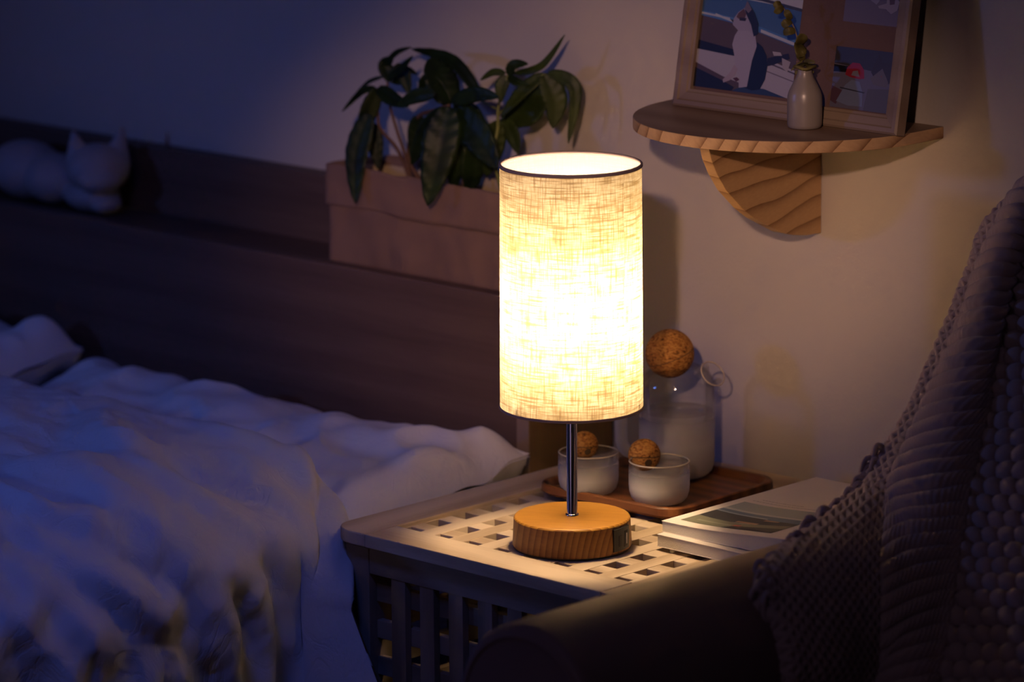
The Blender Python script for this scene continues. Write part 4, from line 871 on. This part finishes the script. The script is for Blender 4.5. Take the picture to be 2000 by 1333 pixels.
# ------------------------------------------------------------------ armchair
ac = thing('armchair', 'brown leather armchair with a round rolled arm in the foreground', 'armchair', (.66, -.10, 0))
AX, AZ, AR = .3215, .4950, .0765
def armprof(x, z, r, wi=.056, zb=.11):
    a0 = math.asin(min(1, wi/r)); pts = []
    for i in range(41):
        a = -pi/2+a0+(2*pi-2*a0)*i/40; pts.append((x+r*cos(a), z+r*sin(a)))
    return [(x+wi, zb)] + pts + [(x-wi, zb)]
def arm(x):
    bm = bmesh.new(); secs = [(-.400, .955), (-.4035, .93)]
    ys = [(-.392, 1.0), (-.10, 1.0), (.05, .985), (.14, .965), (.22, .93)]
    rows = []
    for y, k in [(-.4045, .80), (-.4055, .86), (-.4045, .93), (-.401, .975), (-.396, 1.0)]+[(y, k) for y, k in ys[1:]]:
        rows.append([bm.verts.new((p[0], y, p[1])) for p in armprof(x, AZ, AR*k, .056*k)])
    n = len(rows[0])
    for a, c in zip(rows, rows[1:]):
        for i in range(n): bm.faces.new((a[i], a[(i+1)%n], c[(i+1)%n], c[i]))
    bm.faces.new(rows[-1][::-1]); bm.faces.new(rows[0])
    bmesh.ops.recalc_face_normals(bm, faces=bm.faces)
    a_ = obj('arm', bm, M['chair'], ac, smooth=True)
    bm = bmesh.new(); P = [(p[0], -.4045, p[1]) for p in armprof(x, AZ, AR*.88, .056*.88)]
    tube(bm, P, .0028, 8, k=0); obj('piping', bm, M['chair'], a_, smooth=True)
arm(AX); arm(AX+.66)
b = bmesh.new(); box(b, AX+.058, AX+.602, -.385, .10, .13, .30); obj('seat_frame', b, M['chair'], ac, bevel=.01)
b = bmesh.new(); box(b, AX+.062, AX+.598, -.40, .02, .30, .425); obj('seat_cushion', b, M['chair'], ac, bevel=.03, segs=5, smooth=True)
b = bmesh.new()
prism(b, [(-.020,.400),(.243,.775),(.256,.788),(.270,.790),(.284,.780),(.290,.765),(.170,.13),(.05,.13)], 'X', .345, .955)
obj('backrest', b, M['chair'], ac, bevel=.018, segs=4, smooth=False)
for x in (AX, AX+.66):
    for y in (-.37, .14):
        b = bmesh.new(); lathe(b, [(0,0),(.014,0),(.022,.115),(0,.115)], (x, y, 0), 20); obj('leg', b, M['head'], ac, smooth=True)
# ------------------------------------------------------------------ chunky knitted blanket
NR, NC = len(NET), len(NET[0])
G = [[V(p) for p in r_] for r_ in NET]
def cr(p0, p1, p2, p3, t): return .5*((2*p1)+(-p0+p2)*t+(2*p0-5*p1+4*p2-p3)*t*t+(-p0+3*p1-3*p2+p3)*t**3)
def gp(i, j): return G[max(0, min(NR-1, i))][max(0, min(NC-1, j))]
def surf(u, v):
    a = v*(NR-1); i = min(int(a), NR-2); ta_ = a-i; b_ = u*(NC-1); j = min(int(b_), NC-2); tb_ = b_-j
    rr = [cr(gp(i+k, j-1), gp(i+k, j), gp(i+k, j+1), gp(i+k, j+2), tb_) for k in (-1, 0, 1, 2)]
    return cr(*rr, ta_)
NU, NV = 330, 820
base_ = [[surf(i/NU, j/NV) for i in range(NU+1)] for j in range(NV+1)]
# arc length down the rope column, so the stitches keep an even size
acc = [0.]
ci = int(NU*5/(NC-1))
for j in range(NV): acc.append(acc[-1]+(base_[j+1][ci]-base_[j][ci]).length)
cu = []
for j in range(NV+1):
    a_ = [0.]
    for i in range(NU): a_.append(a_[-1]+(base_[j][i+1]-base_[j][i]).length)
    o0 = a_[int(NU*4/(NC-1))]; cu.append([q-o0 for q in a_])
bm = bmesh.new(); vv = []
for j in range(NV+1):
    row = []
    for i in range(NU+1):
        p = base_[j][i]
        du_ = base_[j][min(NU, i+1)]-base_[j][max(0, i-1)]; dv_ = base_[min(NV, j+1)][i]-base_[max(0, j-1)][i]
        n = dv_.cross(du_)
        n = n.normalized() if n.length > 1e-9 else V((0,-1,0))
        if n.dot(V((.69,-.70,.2))) < 0 and i > NU*2/(NC-1): n = -n
        U_ = i/NU*(NC-1); y_ = acc[j]; x_ = cu[j][i]
        if 4 <= U_ <= 6:          # rope column
            t_ = (U_-4)/2
            ph = y_/.0155 + .95*t_**.8*1.6
            rg = abs(cos(pi*ph))**.6
            h = .0030+.0145*rg*(sin(pi*min(1, t_*1.0+.02))**.45)
            h += .0006*sin(2*pi*(x_*260+y_*130))
        elif U_ < 4:              # plaited border
            q = .0105; a1 = (x_+y_*.9)/q; a2 = (x_-y_*.9)/q
            h = .0052*max(abs(sin(pi*a1)), abs(sin(pi*a2)))**1.4
            if U_ < 3: h *= 1
        else:                     # seed-stitch field
            q = .0165; a1 = x_/q; a2 = y_/q; st = (int(math.floor(a2)) % 2)*.5
            fx = (a1+st) % 1-.5; fy = a2 % 1-.5; rr = sqrt(fx*fx*1.1+fy*fy*1.5)
            h = .0088*max(0, 1-(rr/.60)**2)**.6
        h += .0012*noise.noise(p*70)
        q_ = p+n*h; q_.y = min(q_.y, .3185); row.append(bm.verts.new(q_))
    vv.append(row)
for j in range(NV):
    for i in range(NU): bm.faces.new((vv[j][i], vv[j][i+1], vv[j+1][i+1], vv[j+1][i]))
bl = obj('knitted_blanket', bm, M['knit'], loc=(.45,.05,.5), smooth=True, solid=.003)
tag(bl, 'chunky cream knitted blanket with tassels thrown over the armchair', 'blanket')
random.seed(21)
for k in range(13):
    v = .60+.235*k/12; p = surf(2.0/(NC-1)*1.02, v); bm = bmesh.new()
    for s in range(4):
        q = p+V((random.uniform(.0,.008), random.uniform(-.006,.004), random.uniform(-.004,.006)))
        L_ = random.uniform(.028, .05); dr = V((-.55+random.uniform(-.35,.35), -.55+random.uniform(-.3,.3), 0))
        pts = [q, q+dr*L_*.30+V((0,0,.004)), q+dr*L_*.42+V((0,0,-L_*.30)), q+dr*L_*.34+V((.002*random.uniform(-1,1), 0, -L_*.70)), q+dr*L_*.20+V((.006*random.uniform(-1,1), 0, -L_))]
        tube(bm, pts, .0026, 7, k=5)
    obj('tassel', bm, M['knit'], bl, smooth=True)
# ------------------------------------------------------------------ camera and lights
f, p_, t2, rl = 8381.87, .213, .76075, .00692
fh = V((-sin(t2), cos(t2), 0)); R0 = V((cos(t2), sin(t2), 0)); F = fh*cos(p_)+V((0,0,-sin(p_))); U0 = R0.cross(F)
R_ = R0*cos(rl)-U0*sin(rl); U_ = U0*cos(rl)+R0*sin(rl)
C_ = V((2.5951,-2.8047,1.5200))
cd = bpy.data.cameras.new('camera'); cam = bpy.data.objects.new('camera', cd); COL.objects.link(cam)
mt = Matrix.Identity(4)
for i, v in enumerate((R_, U_, -F)):
    for j in range(3): mt[j][i] = v[j]
for j in range(3): mt[j][3] = C_[j]
cam.matrix_world = mt
cd.sensor_width = 36; cd.lens = f/2000*36; cd.clip_start = .05; cd.clip_end = 50
cd.dof.use_dof = True; cd.dof.focus_distance = 3.93; cd.dof.aperture_fstop = 4.6
SC.camera = cam
def look(o_, tgt): o_.rotation_euler = (V(tgt)-V(o_.location)).to_track_quat('-Z','Y').to_euler()
def light(name, typ, loc, tgt, col, e, wide=1, **kw):
    l = bpy.data.lights.new(name, typ); l.color = col; l.energy = e
    for k, v in kw.items(): setattr(l, k, v)
    o_ = bpy.data.objects.new(name, l); COL.objects.link(o_); o_.location = loc; look(o_, tgt); o_.scale = (wide, 1, 1); return o_

light('key_lamp', 'SPOT', (1.90,-2.50,1.80), (-.24,.3256,.735), (1,.59,.43), 160.0, wide=1.5, shadow_soft_size=.04, spot_size=radians(9.5), spot_blend=.75)
light('blue_ceiling_glow', 'SPOT', (.45,-1.35,2.38), (-.62,-.42,.50), (.09,.17,1.0), 46.0, shadow_soft_size=.25, spot_size=radians(46), spot_blend=1.0)
light('blue_window_glow', 'SPOT', (-1.9,-2.5,1.35), (-.35,.3256,.85), (.13,.25,1.0), 36.0, shadow_soft_size=.10, spot_size=radians(40), spot_blend=1.0)
light('ambience_fill', 'AREA', (.9,-3.4,1.6), (.1,.2,.6), (.62,.44,.75), 2.2, size=1.4)  # unseen fill light, added to lift the darkest areas

w = bpy.data.worlds.new('night'); SC.world = w; w.use_nodes = True
w.node_tree.nodes['Background'].inputs[0].default_value = (.02,.03,.10,1); w.node_tree.nodes['Background'].inputs[1].default_value = .1
SC.view_settings.view_transform = 'Standard'; SC.view_settings.look = 'None'; SC.view_settings.exposure = 0.0; SC.view_settings.gamma = 1
SC.view_settings.use_curve_mapping = False
SC.cycles.use_denoising = True
SC.cycles.max_bounces = 10; SC.cycles.transparent_max_bounces = 24; SC.cycles.sample_clamp_indirect = 6
SC.cycles.caustics_reflective = False; SC.cycles.caustics_refractive = False
